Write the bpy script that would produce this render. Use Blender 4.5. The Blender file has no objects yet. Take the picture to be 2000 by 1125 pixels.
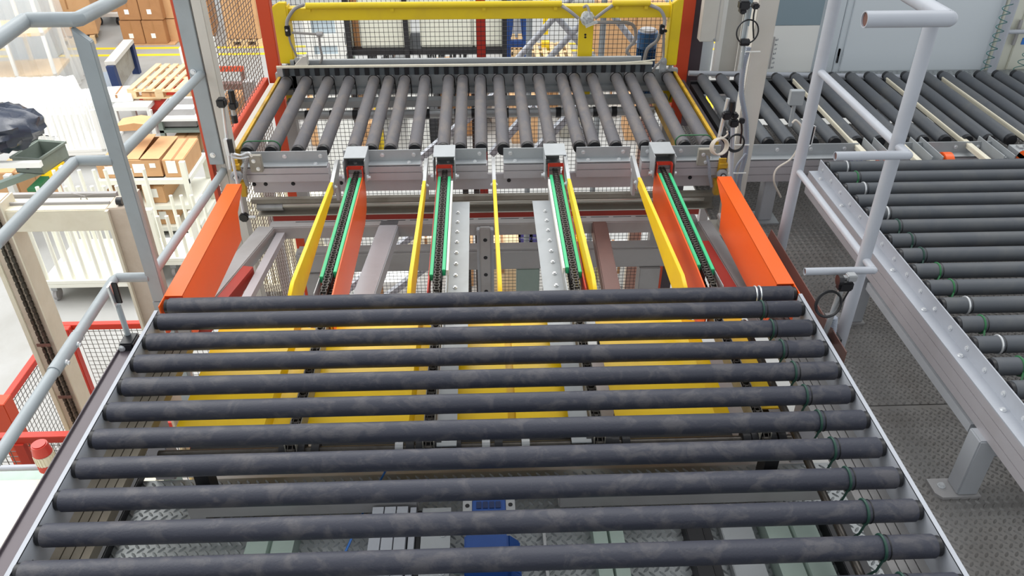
import bpy, math, random
import numpy as np
from mathutils import Vector, Matrix
random.seed(7)
C = bpy.context.scene.collection
S = bpy.context.scene

# ------------------------------------------------------------------ camera
YAW, PITCH, ROLL, FPX = 0.0384, 0.5937, 0.0017, 1576.2
CAM = Vector((0.0103, 0.0, 1.4728))
_f = Vector((math.sin(YAW)*math.cos(PITCH), math.cos(YAW)*math.cos(PITCH), -math.sin(PITCH)))
_r0 = Vector((math.cos(YAW), -math.sin(YAW), 0)); _u0 = _r0.cross(_f)
_r = _r0*math.cos(ROLL)+_u0*math.sin(ROLL); _u = -_r0*math.sin(ROLL)+_u0*math.cos(ROLL)
cam = bpy.data.cameras.new('camera'); cam.sensor_width = 36; cam.lens = FPX/2000*36
cam.clip_start = 0.05; cam.clip_end = 200
camo = bpy.data.objects.new('camera', cam); C.objects.link(camo)
camo.matrix_world = Matrix(((_r.x, _u.x, -_f.x, CAM.x), (_r.y, _u.y, -_f.y, CAM.y), (_r.z, _u.z, -_f.z, CAM.z), (0, 0, 0, 1)))
S.camera = camo

# ------------------------------------------------------------------ light
w = bpy.data.worlds.new('world'); S.world = w; w.use_nodes = True
bg = w.node_tree.nodes['Background']; bg.inputs[0].default_value = (0.93, 0.97, 1.0, 1); bg.inputs[1].default_value = 0.66
sun = bpy.data.lights.new('skylight_sun', 'SUN'); sun.energy = 0.75; sun.angle = math.radians(35); sun.color = (1, 0.99, 0.97)
so = bpy.data.objects.new('skylight_sun', sun); C.objects.link(so)
so.rotation_euler = Vector((0.35, 0.35, 1)).to_track_quat('Z', 'Y').to_euler(); so.location = (0, 0, 8)
def area(name, loc, sx, sy, power, col=(1, 1, 1), target=None):
    l = bpy.data.lights.new(name, 'AREA'); l.shape = 'RECTANGLE'; l.size = sx; l.size_y = sy; l.energy = power; l.color = col
    o = bpy.data.objects.new(name, l); C.objects.link(o); o.location = loc
    if target: o.rotation_euler = (Vector(loc)-Vector(target)).to_track_quat('Z', 'Y').to_euler()
    return o
area('roof_light_left_hall', (-5.5, 6.0, 4.0), 7, 9, 620, (1, 0.99, 0.96), (-5, 7.5, -2.5))
area('roof_light_rear_hall', (0.5, 10.5, 4.5), 7, 6, 260, (1, 0.99, 0.97), (0.5, 10, -2.5))
S.view_settings.view_transform = 'Standard'; S.view_settings.look = 'None'
S.view_settings.gamma = 1; S.view_settings.use_curve_mapping = False
S.view_settings.exposure = 0.36

# ------------------------------------------------------------------ helpers
def ray(a, b): return _r*((a-1000)/FPX) - _u*((b-562.5)/FPX) + _f
def PZ(a, b, z): d = ray(a, b); return CAM + d*((z-CAM.z)/d.z)
def PY(a, b, y): d = ray(a, b); return CAM + d*((y-CAM.y)/d.y)
def PX(a, b, x): d = ray(a, b); return CAM + d*((x-CAM.x)/d.x)
FL = -2.5        # hall floor
PL = -0.36       # platform plate

def lin(c):
    return tuple(((x/255)/12.92 if x/255 <= 0.04045 else ((x/255+0.055)/1.055)**2.4) for x in c)
def mat(name, rgb, rough=0.5, metal=0.0, dirt=None, dscale=6, damt=0.5, bump=0.0, bscale=40, spec=0.5, stretch=None, alpha=None, emit=None, edge=(0.45, 0.72)):
    m = bpy.data.materials.new(name); m.use_nodes = True; nt = m.node_tree; N = nt.nodes; L = nt.links
    b = N['Principled BSDF']; b.inputs['Base Color'].default_value = (*lin(rgb), 1)
    b.inputs['Roughness'].default_value = rough; b.inputs['Metallic'].default_value = metal
    b.inputs['Specular IOR Level'].default_value = spec
    g = N.new('ShaderNodeNewGeometry'); src = g.outputs['Position']
    if stretch:
        mp = N.new('ShaderNodeMapping'); mp.inputs['Scale'].default_value = stretch; L.new(src, mp.inputs[0]); src = mp.outputs[0]
    if dirt:
        n = N.new('ShaderNodeTexNoise'); n.inputs['Scale'].default_value = dscale; n.inputs['Detail'].default_value = 7; n.inputs['Roughness'].default_value = 0.62
        n.inputs['Distortion'].default_value = 0.6; L.new(src, n.inputs['Vector'])
        r = N.new('ShaderNodeValToRGB'); r.color_ramp.elements[0].position = edge[0]; r.color_ramp.elements[1].position = edge[1]
        r.color_ramp.elements[0].color = (0, 0, 0, 1); r.color_ramp.elements[1].color = (damt, damt, damt, 1); L.new(n.outputs['Fac'], r.inputs[0])
        mx = N.new('ShaderNodeMix'); mx.data_type = 'RGBA'; mx.inputs[6].default_value = (*lin(rgb), 1); mx.inputs[7].default_value = (*lin(dirt), 1)
        L.new(r.outputs[0], mx.inputs[0]); L.new(mx.outputs[2], b.inputs['Base Color'])
    if bump:
        n2 = N.new('ShaderNodeTexNoise'); n2.inputs['Scale'].default_value = bscale; n2.inputs['Detail'].default_value = 4; L.new(src, n2.inputs['Vector'])
        bp = N.new('ShaderNodeBump'); bp.inputs['Strength'].default_value = bump; bp.inputs['Distance'].default_value = 0.01
        L.new(n2.outputs['Fac'], bp.inputs['Height']); L.new(bp.outputs[0], b.inputs['Normal'])
    if alpha is not None: b.inputs['Alpha'].default_value = alpha
    if emit: b.inputs['Emission Color'].default_value = (*lin(rgb), 1); b.inputs['Emission Strength'].default_value = emit
    return m
M = {}
M['rubber'] = mat('black_rubber', (54, 56, 68), 0.52, 0, (108, 104, 104), 17, 0.34, 0.1, 150, stretch=(1, 1.3, 1.3), edge=(0.49, 0.62))
M['rubber_grey'] = mat('dusty_grey_rubber', (98, 96, 100), 0.64, 0, (124, 114, 106), 9, 0.75, 0.1, 90, stretch=(2, .8, 2))
M['rubber_far'] = mat('charcoal_rubber', (80, 84, 90), 0.6, 0, (104, 104, 102), 8, 0.5)
M['rubber_dark'] = mat('roller_end_plastic', (26, 26, 30), 0.4)
M['belt_green'] = mat('green_round_belt', (30, 66, 56), 0.45)
M['belt_bright'] = mat('bright_green_belt', (44, 110, 66), 0.45)
M['belt_black'] = mat('black_cord', (22, 24, 26), 0.5)
M['chrome'] = mat('chrome', (222, 224, 226), 0.25, 0.5)
M['zinc'] = mat('zinc_plated_steel', (180, 182, 184), 0.38, 0.5, (150, 150, 146), 12, 0.4)
M['alu'] = mat('anodised_aluminium', (190, 186, 190), 0.42, 0.3, (168, 160, 160), 5, 0.35)
M['alu_warm'] = mat('aluminium_profile_dusty', (150, 142, 128), 0.5, 0.5, (120, 108, 92), 5, 0.4)
M['galv'] = mat('galvanised_sheet', (172, 176, 179), 0.5, 0.3, (150, 152, 154), 9, 0.4)
M['galv_green'] = mat('galvanised_channel', (158, 174, 166), 0.42, 0.45, (136, 150, 142), 5, 0.4)
M['steel_dirty'] = mat('dirty_steel', (160, 156, 146), 0.5, 0.25, (112, 100, 84), 6, 0.6)
M['grey_paint'] = mat('light_grey_paint', (178, 181, 186), 0.5, 0, (158, 160, 164), 8, 0.4)
M['rail_grey'] = mat('blue_grey_rail_paint', (158, 166, 170), 0.42, 0, (136, 140, 142), 7, 0.4)
M['rail_white'] = mat('pale_grey_rail_paint', (178, 182, 190), 0.42, 0, (162, 164, 172), 7, 0.4)
M['frame_grey'] = mat('grey_machine_paint', (166, 164, 164), 0.45, 0, (136, 130, 126), 4, 0.45)
M['bar_grey'] = mat('dark_grey_strip', (84, 90, 94), 0.5)
M['brown_metal'] = mat('brown_tinted_panel', (122, 88, 80), 0.38, 0.2, (84, 66, 62), 3, 0.5)
M['dark_profile'] = mat('dark_bronze_profile', (86, 78, 84), 0.36, 0.25, (72, 62, 62), 3, 0.5)
M['orange'] = mat('orange_paint', (250, 98, 16), 0.36, 0, (236, 100, 36), 5, 0.35)
M['orange_red'] = mat('orange_red_paint', (206, 76, 44), 0.45, 0, (190, 74, 50), 6, 0.4)
M['red'] = mat('red_paint', (206, 58, 42), 0.45, 0, (180, 60, 48), 6, 0.4)
M['red_dark'] = mat('dark_red_paint', (168, 50, 36), 0.5, 0, (130, 50, 40), 6, 0.4)
M['yellow'] = mat('yellow_paint', (250, 208, 4), 0.36, 0, (226, 178, 10), 6, 0.5)
M['yellow_gantry'] = mat('gantry_yellow_paint', (232, 202, 30), 0.4, 0, (210, 178, 50), 5, 0.5)
M['yellow_dirty'] = mat('worn_yellow_paint', (208, 164, 40), 0.5, 0, (120, 90, 44), 7, 0.8)
M['green'] = mat('green_plastic_guide', (62, 196, 134), 0.4)
M['chain'] = mat('dark_chain_steel', (84, 80, 76), 0.35, 0.8, (50, 44, 38), 30, 0.6)
M['black'] = mat('black_plastic', (26, 26, 30), 0.35)
M['blackm'] = mat('black_steel', (34, 34, 38), 0.45, 0.2)
M['wire'] = mat('black_wire', (38, 38, 42), 0.5)
M['wire_brown'] = mat('weathered_wire', (92, 76, 66), 0.55)
M['wire_red'] = mat('galvanised_wire', (120, 122, 120), 0.5, 0.3)
M['conduit'] = mat('grey_conduit', (146, 142, 140), 0.5)
M['conduit_lt'] = mat('light_ribbed_conduit', (148, 154, 166), 0.42, 0.2)
M['plate'] = mat('tread_plate_steel', (134, 132, 130), 0.42, 0.3, (108, 102, 96), 3, 0.6, 0.05, 60)
M['plate_lt'] = mat('tread_plate_bright', (150, 154, 156), 0.45, 0.3, (124, 128, 126), 3, 0.6)
M['concrete'] = mat('concrete_floor', (164, 164, 162), 0.55, 0, (146, 144, 138), 1.3, 0.6, 0.04, 30)
M['linecol'] = mat('yellow_floor_paint', (240, 206, 40), 0.6)
M['beige'] = mat('cream_machine_paint', (232, 226, 206), 0.45, 0, (206, 196, 170), 5, 0.5)
M['beige_warm'] = mat('beige_machine_paint', (206, 192, 176), 0.5, 0, (178, 158, 134), 6, 0.6)
M['post_beige'] = mat('beige_grey_post_paint', (204, 200, 192), 0.45, 0, (188, 182, 170), 4, 0.4)
M['white'] = mat('white_paint', (236, 236, 232), 0.5)
M['white_rack'] = mat('white_rack_paint', (238, 238, 226), 0.5)
M['cab'] = mat('cabinet_white', (214, 221, 226), 0.4)
M['cab_grey'] = mat('cabinet_blue_grey', (136, 154, 164), 0.5)
M['cab_beige'] = mat('cabinet_beige', (214, 214, 200), 0.45)
M['card'] = mat('cardboard', (204, 160, 116), 0.8, 0, (188, 142, 98), 6, 0.5)
M['card_dark'] = mat('brown_cardboard', (176, 128, 86), 0.8, 0, (156, 110, 72), 6, 0.5)
M['paper'] = mat('white_paper', (246, 246, 242), 0.7)
M['tape'] = mat('brown_packing_tape', (168, 122, 80), 0.35)
M['wood'] = mat('pale_wood', (226, 198, 156), 0.7, 0, (196, 160, 112), 8, 0.6, stretch=(1, 6, 6))
M['film'] = mat('translucent_film', (240, 240, 236), 0.35, 0, alpha=0.3)
M['sheet'] = mat('white_sheet', (246, 246, 242), 0.6)
M['binbag'] = mat('black_film', (48, 54, 68), 0.22, 0, (36, 40, 50), 10, 0.5, 0.5, 9)
M['blue'] = mat('blue_paint', (36, 78, 150), 0.45, 0, (30, 60, 110), 5, 0.4)
M['blue_motor'] = mat('blue_motor_paint', (38, 84, 128), 0.4)
M['blue_dark'] = mat('dark_blue_paint', (28, 48, 92), 0.5)
M['blue_tarp'] = mat('grey_blue_sheet', (150, 164, 178), 0.35)
M['blue_hose'] = mat('blue_air_hose', (30, 116, 206), 0.3)
M['crate'] = mat('grey_green_crate', (124, 134, 126), 0.6, 0, (104, 112, 104), 6, 0.4)
M['lampred'] = mat('red_lens', (196, 52, 40), 0.25)
M['cream_cable'] = mat('cream_cable', (214, 206, 194), 0.4)
M['teal'] = mat('teal_cable', (50, 110, 108), 0.4)
M['purple'] = mat('violet_blue_plastic', (74, 70, 150), 0.5)
M['film_clear'] = mat('clear_wrap', (220, 224, 224), 0.12, 0, alpha=0.5)
M['steelbar'] = mat('polished_bar', (196, 192, 182), 0.25, 0.6)
M['glass'] = mat('pale_window', (188, 204, 214), 0.25)
M['letters'] = mat('grey_lettering', (150, 154, 160), 0.5)

WL = {}
def wl(o): return WL.get(o.name, Vector((0, 0, 0)))
class MB:
    def __init__(s): s.v = []; s.f = []
    def add(s, vs, fs):
        o = len(s.v); s.v += [tuple(p) for p in vs]; s.f += [tuple(i+o for i in f) for f in fs]; return s
    def box(s, x0, x1, y0, y1, z0, z1):
        vs = [(x, y, z) for z in (z0, z1) for y in (y0, y1) for x in (x0, x1)]
        return s.add(vs, [(0, 2, 3, 1), (4, 5, 7, 6), (0, 1, 5, 4), (2, 6, 7, 3), (0, 4, 6, 2), (1, 3, 7, 5)])
    def bar(s, p, q, w_, h, up=(0, 0, 1)):
        p, q = Vector(p), Vector(q); d = (q-p).normalized(); up = Vector(up)
        if abs(d.dot(up)) > 0.98: up = Vector((0, 1, 0))
        a = d.cross(up).normalized()*w_/2; b = a.cross(d).normalized()*h/2
        vs = [p-a-b, p+a-b, p+a+b, p-a+b, q-a-b, q+a-b, q+a+b, q-a+b]
        return s.add(vs, [(0, 1, 2, 3), (4, 7, 6, 5), (0, 4, 5, 1), (1, 5, 6, 2), (2, 6, 7, 3), (3, 7, 4, 0)])
    def cyl(s, p, q, r, n=16, r2=None, cap=True):
        p, q = Vector(p), Vector(q); d = (q-p).normalized(); r2 = r if r2 is None else r2
        a = d.orthogonal().normalized(); b = d.cross(a)
        vs = []
        for c, rr in ((p, r), (q, r2)):
            for i in range(n):
                t = 2*math.pi*i/n; vs.append(c+(a*math.cos(t)+b*math.sin(t))*rr)
        fs = [(i, (i+1) % n, n+(i+1) % n, n+i) for i in range(n)]
        if cap: fs += [tuple(range(n-1, -1, -1)), tuple(range(n, 2*n))]
        return s.add(vs, fs)
    def pipe(s, p, q, r, ri, n=20):       # hollow tube, open bore
        p, q = Vector(p), Vector(q); d = (q-p).normalized(); a = d.orthogonal().normalized(); b = d.cross(a); vs = []
        for c, rr in ((p, r), (q, r), (q, ri), (p, ri)):
            for i in range(n):
                t = 2*math.pi*i/n; vs.append(c+(a*math.cos(t)+b*math.sin(t))*rr)
        fs = []
        for k in range(4):
            o, o2 = k*n, ((k+1) % 4)*n
            fs += [(o+i, o+(i+1) % n, o2+(i+1) % n, o2+i) for i in range(n)]
        return s.add(vs, fs)
    def tube(s, pts, r, n=8, closed=False, ribs=0):
        P = [Vector(p) for p in pts]; m = len(P); vs = []; a = None
        for k in range(m):
            if closed: d = (P[(k+1) % m]-P[k-1]).normalized()
            else: d = (P[min(k+1, m-1)]-P[max(k-1, 0)]).normalized()
            if a is None: a = d.orthogonal().normalized()
            else: a = (a-d*a.dot(d)); a = a.normalized() if a.length > 1e-6 else d.orthogonal().normalized()
            b = d.cross(a); rr = r*(1+ribs*(k % 2))
            for i in range(n):
                t = 2*math.pi*i/n; vs.append(P[k]+(a*math.cos(t)+b*math.sin(t))*rr)
        fs = []
        for k in range(m if closed else m-1):
            o, o2 = k*n, ((k+1) % m)*n
            fs += [(o+i, o+(i+1) % n, o2+(i+1) % n, o2+i) for i in range(n)]
        if not closed: fs += [tuple(range(n-1, -1, -1)), tuple(range((m-1)*n, m*n))]
        return s.add(vs, fs)
    def ring(s, c, axis, R, r, n=20, k=8):
        axis = Vector(axis).normalized(); a = axis.orthogonal().normalized(); b = axis.cross(a); c = Vector(c)
        return s.tube([c+(a*math.cos(2*math.pi*i/n)+b*math.sin(2*math.pi*i/n))*R for i in range(n)], r, k, closed=True)
    def prism(s, poly, axis, a0, a1):     # poly: 2-D points in the plane across axis ('x': (y,z); 'y': (x,z); 'z': (x,y))
        n = len(poly); mk = {'x': lambda p, a: (a, p[0], p[1]), 'y': lambda p, a: (p[0], a, p[1]), 'z': lambda p, a: (p[0], p[1], a)}[axis]
        vs = [mk(p, a0) for p in poly]+[mk(p, a1) for p in poly]
        fs = [(i, (i+1) % n, n+(i+1) % n, n+i) for i in range(n)]+[tuple(range(n-1, -1, -1)), tuple(range(n, 2*n))]
        return s.add(vs, fs)
    def bolt(s, c, axis, r=0.006, h=0.005):
        c = Vector(c); ax = Vector(axis).normalized()
        s.cyl(c, c+ax*h*0.4, r*1.5, 12); return s.cyl(c, c+ax*h, r, 6)
    def clusters(s):
        n = len(s.v); par = list(range(n))
        def find(i):
            while par[i] != i: par[i] = par[par[i]]; i = par[i]
            return i
        for f in s.f:
            a = find(f[0])
            for i in f[1:]: par[find(i)] = a
        comp = {}
        for i in range(n): comp.setdefault(find(i), []).append(i)
        cs = list(comp.values()); bb = []
        for c in cs:
            P = np.array([s.v[i] for i in c]); bb.append([P.min(0)-1e-3, P.max(0)+1e-3, list(c)])
        merged = True
        while merged:
            merged = False
            for i in range(len(bb)):
                for j in range(i+1, len(bb)):
                    if (bb[i][0] <= bb[j][1]).all() and (bb[j][0] <= bb[i][1]).all():
                        bb[i] = [np.minimum(bb[i][0], bb[j][0]), np.maximum(bb[i][1], bb[j][1]), bb[i][2]+bb[j][2]]; bb.pop(j); merged = True; break
                if merged: break
        out = []
        for _, _, idx in bb:
            idx = sorted(idx); mp = {k: q for q, k in enumerate(idx)}; m = MB(); m.v = [s.v[i] for i in idx]; m.f = [tuple(mp[i] for i in f) for f in s.f if f[0] in mp]; out.append(m)
        return out
    SPLIT = {'rail_bolt', 'flange_bolt', 'plate_bolt', 'shaft_sleeve', 'blue_upright', 'end_cap', 'axle_tip', 'cover_bolt', 'tip_bolt', 'clamp_screw', 'bracket_bolt', 'tension_bolt', 'clevis_bolt', 'sleeve_screw', 'pipe_clip', 'port', 'slot', 'rail_hole', 'upright', 'leg', 'post', 'tray_sheet', 'bearing_beam', 'cover_plate_', 'corner_post', 'foot', 'riser', 'letter', 'lug_hole', 'mounting_lug', 'terminal_window', 'brace', 'frame_rail', 'panel', 'coupling', 'slat', 'top', 'bench_end', 'hinge', 'hole_plug', 'inner_rail_'}
    def build(s, name, m, parent=None, at=(0, 0, 0), local=False, bevel=0, smooth=True, kind=None, label=None):
        if parent is not None and kind is None and name in MB.SPLIT:
            cl = s.clusters()
            if len(cl) > 1: return [c._build(name, m, parent, at, local, bevel, smooth, kind, label) for c in cl][0]
        return s._build(name, m, parent, at, local, bevel, smooth, kind, label)
    def _build(s, name, m, parent=None, at=(0, 0, 0), local=False, bevel=0, smooth=True, kind=None, label=None):
        at = Vector(at); me = bpy.data.meshes.new(name); me.from_pydata(s.v, [], s.f); me.materials.append(M[m] if isinstance(m, str) else m)
        import bmesh
        bm = bmesh.new(); bm.from_mesh(me); bmesh.ops.recalc_face_normals(bm, faces=bm.faces)
        if bevel: bmesh.ops.bevel(bm, geom=[e for e in bm.edges if len(e.link_faces) == 2 and e.calc_face_angle(0) > 0.6], offset=bevel, segments=2, affect='EDGES', clamp_overlap=True)
        bm.to_mesh(me); bm.free()
        if smooth:
            me.shade_smooth(); me.set_sharp_from_angle(angle=math.radians(38))
        o = bpy.data.objects.new(name, me); C.objects.link(o)
        if parent: o.parent = parent
        o.location = at if (local or not parent) else at-wl(parent)
        WL[o.name] = at if not local else Vector((0, 0, 0))+wl(parent)
        if kind: o['kind'] = kind
        if label: o['label'] = label
        return o
def thing(name, label, cat, loc=(0, 0, 0), rz=0, group=None):
    o = bpy.data.objects.new(name, None); C.objects.link(o); o.location = loc; o.rotation_euler = (0, 0, rz); o.empty_display_size = 0.05
    o['label'] = label; o['category'] = cat
    if group: o['group'] = group
    WL[o.name] = Vector(loc); return o
def tag(o, label, cat, group=None):
    o['label'] = label; o['category'] = cat
    if group: o['group'] = group
    return o
def dup(o, parent, loc=None, deep=True):
    c = o.copy(); C.objects.link(c); c.parent = parent
    if loc is not None: c.location = loc
    if deep:
        for ch in list(o.children): dup(ch, c)
    return c
def arc(c, a, b, R, t0, t1, n):
    c, a, b = Vector(c), Vector(a), Vector(b)
    return [c+(a*math.cos(t0+(t1-t0)*i/n)+b*math.sin(t0+(t1-t0)*i/n))*R for i in range(n+1)]
def bez(p0, p1, p2, p3, n=14):
    p0, p1, p2, p3 = map(Vector, (p0, p1, p2, p3)); out = []
    for i in range(n+1):
        t = i/n; out.append(p0*(1-t)**3+p1*3*t*(1-t)**2+p2*3*t*t*(1-t)+p3*t**3)
    return out
def smooth_path(pts, n=6):
    P = [Vector(p) for p in pts]; P = [P[0]*2-P[1]]+P+[P[-1]*2-P[-2]]; out = []
    for k in range(1, len(P)-2):
        for i in range(n):
            t = i/n; a, b, c, d = P[k-1:k+3]
            out.append(0.5*((2*b)+(c-a)*t+(2*a-5*b+4*c-d)*t*t+(3*b-a-3*c+d)*t**3))
    out.append(P[-2]); return out

# ------------------------------------------------------------------ setting
o = MB().box(-16, 14, -4, 24, FL-0.1, FL).build('floor', 'concrete'); o['kind'] = 'structure'; hall = o
for y0, lab in ((12.42, None), (12.76, None)):
    MB().box(-14, 6, y0, y0+0.09, FL, FL+0.003).build('marking', 'linecol', hall)
MB().box(3.0, 3.12, 8, 12.4, FL, FL+0.003).build('marking', 'linecol', hall)

# platform of tread plates, lugs as real relief
def tread(name, x0, x1, y0, y1, z, m):
    o = MB().box(x0, x1, y0, y1, z-0.012, z).build(name, m, bevel=0); o['kind'] = 'structure'
    p = 0.028; nx = int((x1-x0)/p); ny = int((y1-y0)/p); vs = []; fs = []
    base = np.array([(-.0125, 0, 0), (-.005, -.0038, 0), (.005, -.0038, 0), (.0125, 0, 0), (.005, .0038, 0), (-.005, .0038, 0), (-.007, 0, .0042), (.007, 0, .0042)])
    F = [(0, 1, 6), (1, 2, 7, 6), (2, 3, 7), (3, 4, 7), (4, 5, 6, 7), (5, 0, 6)]
    for sub in (0, 1):
        a = math.radians(45 if sub == 0 else -45); R = np.array([[math.cos(a), -math.sin(a), 0], [math.sin(a), math.cos(a), 0], [0, 0, 1]])
        B = base @ R.T
        for i in range(nx):
            for j in range(ny):
                cx = x0+(i+0.25+0.5*sub)*p; cy = y0+(j+0.25+0.5*sub)*p
                n = len(vs)*8; vs.append(B+np.array([cx, cy, z])); fs += [tuple(q+n for q in f) for f in F]
    me = bpy.data.meshes.new('tread_lugs'); me.from_pydata(np.concatenate(vs).tolist(), [], fs); me.materials.append(M[m])
    l = bpy.data.objects.new('tread_lugs', me); C.objects.link(l); l.parent = o; l['kind'] = 'stuff'
    return o
tread('floor.001', 1.10, 2.35, 0.1, 1.965, PL, 'plate')
tread('floor.002', 1.06, 3.2, 1.97, 4.35, PL, 'plate')
tread('floor.003', -1.04, 1.095, 0.45, 1.72, PL, 'plate_lt')
MB().box(-.9, 1.06, 1.74, 2.42, -.50, -.46).build('floor.005', 'frame_grey')['kind'] = 'structure'  # plate added to keep the lit hall floor out of the roller gaps
tread('floor.004', 2.355, 3.2, 0.1, 1.965, PL, 'plate')

# ------------------------------------------------------------------ rollers
def roller_mesh(L, r, axis, rubber, end='rubber_dark'):
    """sleeve along x or y centred on origin"""
    a = Vector((1, 0, 0)) if axis == 'x' else Vector((0, 1, 0)); h = L/2; b = 0.004
    prof = [(-h, r*0.8), (-h+0.001, r*0.93), (-h+b, r), (h-b, r), (h-0.001, r*0.93), (h, r*0.8)]
    n = 28; u = a.orthogonal().normalized(); v = a.cross(u); vs = []
    for t, rr in prof:
        for i in range(n):
            g = 2*math.pi*i/n; vs.append(a*t+(u*math.cos(g)+v*math.sin(g))*rr)
    fs = []
    for k in range(len(prof)-1):
        fs += [(k*n+i, k*n+(i+1) % n, (k+1)*n+(i+1) % n, (k+1)*n+i) for i in range(n)]
    fs += [tuple(range(n-1, -1, -1)), tuple(range((len(prof)-1)*n, len(prof)*n))]
    return MB().add(vs, fs)

# ------------------------------------------------------------------ near roller conveyor
RB = 0.0265
nc = thing('roller_conveyor', 'wide near conveyor of black rubber rollers filling the foreground', 'conveyor', (0, 1.4, PL))
ys = [2.115]+[2.0319-0.1006*k for k in range(0, 13)]
proto = roller_mesh(1.985, RB, 'x', 'rubber').build('roller', 'rubber', nc, at=(0, ys[1], 0))
e = MB()
e.cyl((-1.002, 0, 0), (-0.992, 0, 0), RB*0.86, 20); e.cyl((0.992, 0, 0), (1.002, 0, 0), RB*0.86, 20);
e.build('end_cap', 'rubber_dark', proto, local=True)
bl = MB(); bl.ring((0.872, 0, 0), (1, 0, 0), RB+0.0015, 0.0034, 24, 8)
bl.tube([(0.872, -RB*0.9, -0.008), (0.86, -0.03, -0.04), (0.845, -0.02, -0.075)], 0.003, 6)
bl.build('drive_belt', 'belt_green', proto, local=True)
gr = MB(); gr.ring((0.884, 0, 0), (1, 0, 0), RB+0.0002, 0.0016, 24, 6); gr.build('groove_ring', 'rubber_dark', proto, local=True)
for k, y in enumerate(ys):
    if k == 1: continue
    if k == 0:
        r1 = proto.copy(); C.objects.link(r1); r1.parent = nc; r1.location = Vector((0.003, y, 0))-wl(nc)
        [dup(q, r1) for q in proto.children if q.name.startswith('end_cap')]
        g = MB(); g.ring((0.872, 0, 0), (1, 0, 0), RB+0.0008, 0.0026, 24, 6); g.ring((0.886, 0, 0), (1, 0, 0), RB+0.0008, 0.0026, 24, 6)
        g.build('clip_ring', 'chrome', r1, local=True)
    else: dup(proto, nc, Vector((random.uniform(-.002, .002), y, 0))-wl(nc))
def side_rail(x, s, y0, y1):
    # s=-1 left, +1 right ; inner plate, top lip
    m = MB(); m.box(min(x, x+s*0.003), max(x, x+s*0.003), y0, y1, -0.084, 0.020)
    m.box(min(x, x+s*0.011), max(x, x+s*0.011), y0, y1, 0.017, 0.021)
    return m
side_rail(-1.004, -1, 0.55, 2.065).build('side_rail', 'rail_white', nc)
side_rail(1.004, 1, 0.55, 2.085).build('side_rail', 'rail_white', nc)
m = MB(); m.box(-1.098, -1.008, 0.45, 1.955, -0.062, -0.045); m.box(-1.101, -1.097, 0.45, 1.955, -0.062, -0.038)
m.build('rail_cover', 'dark_profile', nc, bevel=0.001)
m = MB(); m.box(-1.09, -1.03, 1.957, 2.0, -0.075, -0.043); m.build('rail_end_bracket', 'brown_metal', nc, bevel=0.001)
for s in (-1, 1):
    m = MB()
    x0 = 0.915
    for a, b in ((0.915, 0.934), (0.937, 0.957), (0.960, 0.980), (0.983, 1.006)):
        m.box(min(s*a, s*b), max(s*a, s*b), 0.5, 2.08, -0.10, -0.082)
    m.box(min(s*.917, s*1.006), max(s*.917, s*1.006), 0.5, 2.08, -0.118, -0.090)
    m.build('grooved_profile', 'alu_warm' if s < 0 else 'frame_grey', nc)
m = MB()
for k in range(1, 12):
    y = ys[k]-0.05; m.cyl((-1.009, y, -0.03), (-1.004, y, -0.03), 0.007, 8)
m.build('rail_screw', 'blackm', nc, kind='stuff')
m = MB().cyl((0.842, 0.5, -0.083), (0.842, 2.08, -0.083), 0.011, 12); m.build('drive_shaft', 'chain', nc)
for s in (-1, 1):
    for y in (0.75, 1.75): MB().box(s*0.96-0.03, s*0.96+0.03, y-0.03, y+0.03, PL, -0.118).build('leg', 'alu', nc, bevel=0.003)

# ------------------------------------------------------------------ cross conveyor on the right
cc = thing('roller_conveyor', 'right conveyor of long grey rollers with green belts beside the tread plate aisle', 'conveyor', (2.0, 2.0, PL))
cys = [3.035-0.1003*k for k in range(25)]
LR = 1.7
pr = roller_mesh(LR, RB, 'x', 'rubber_far').build('roller', 'rubber_far', cc, at=(1.450+LR/2, cys[0], 0))
h = -LR/2
MB().cyl((h-0.010, 0, 0), (h-0.0005, 0, 0), RB*0.9, 20).build('end_cap', 'rubber_dark', pr, local=True)
cols = ['chrome', 'belt_bright', 'chrome', 'belt_green', 'chrome', 'belt_green', 'belt_green', 'belt_green', 'belt_bright', 'belt_bright', 'chrome', 'belt_bright', 'chrome', 'belt_bright', 'chrome', 'belt_green', 'belt_green', 'belt_green', 'belt_green']
rg = MB(); rg.ring((h+0.075, 0, 0), (1, 0, 0), RB+0.001, 0.0032, 24, 8)
ring_g = None
def addring(p, mname, off=0.0):
    g = MB(); g.ring((h+0.075+off, 0, 0), (1, 0, 0), RB+0.001, 0.0032, 24, 8)
    if mname != 'chrome':
        g.tube([(h+0.075+off, -RB, 0), (h+0.06, -0.05, -0.02), (h+0.05, -0.07, -0.05)], 0.003, 6)
    g.build('drive_belt' if mname != 'chrome' else 'clip_ring', mname, p, local=True)
    MB().ring((h+0.086+off, 0, 0), (1, 0, 0), RB+0.0002, 0.0014, 24, 6).build('groove_ring', 'rubber_dark', p, local=True)
for k, y in enumerate(cys):
    if k == 0: addring(pr, cols[0]); continue
    c = pr.copy(); C.objects.link(c); c.parent = cc; c.location = Vector((1.450+LR/2+random.uniform(-.003, .003), y, 0))-wl(cc)
    [dup(q, c) for q in pr.children if q.name.startswith('end_cap')]; addring(c, cols[k % 19], random.uniform(-.006, .006))
y0, y1 = 0.5, 3.08
MB().box(3.165, 3.169, y0, y1, -0.134, 0.016).build('side_rail', 'rail_white', cc)
m = MB(); m.box(1.432, 1.436, y0, y1, -0.036, 0.016); m.box(1.394, 1.436, y0, y1, -0.040, -0.036); m.build('side_rail', 'rail_white', cc)
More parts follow.
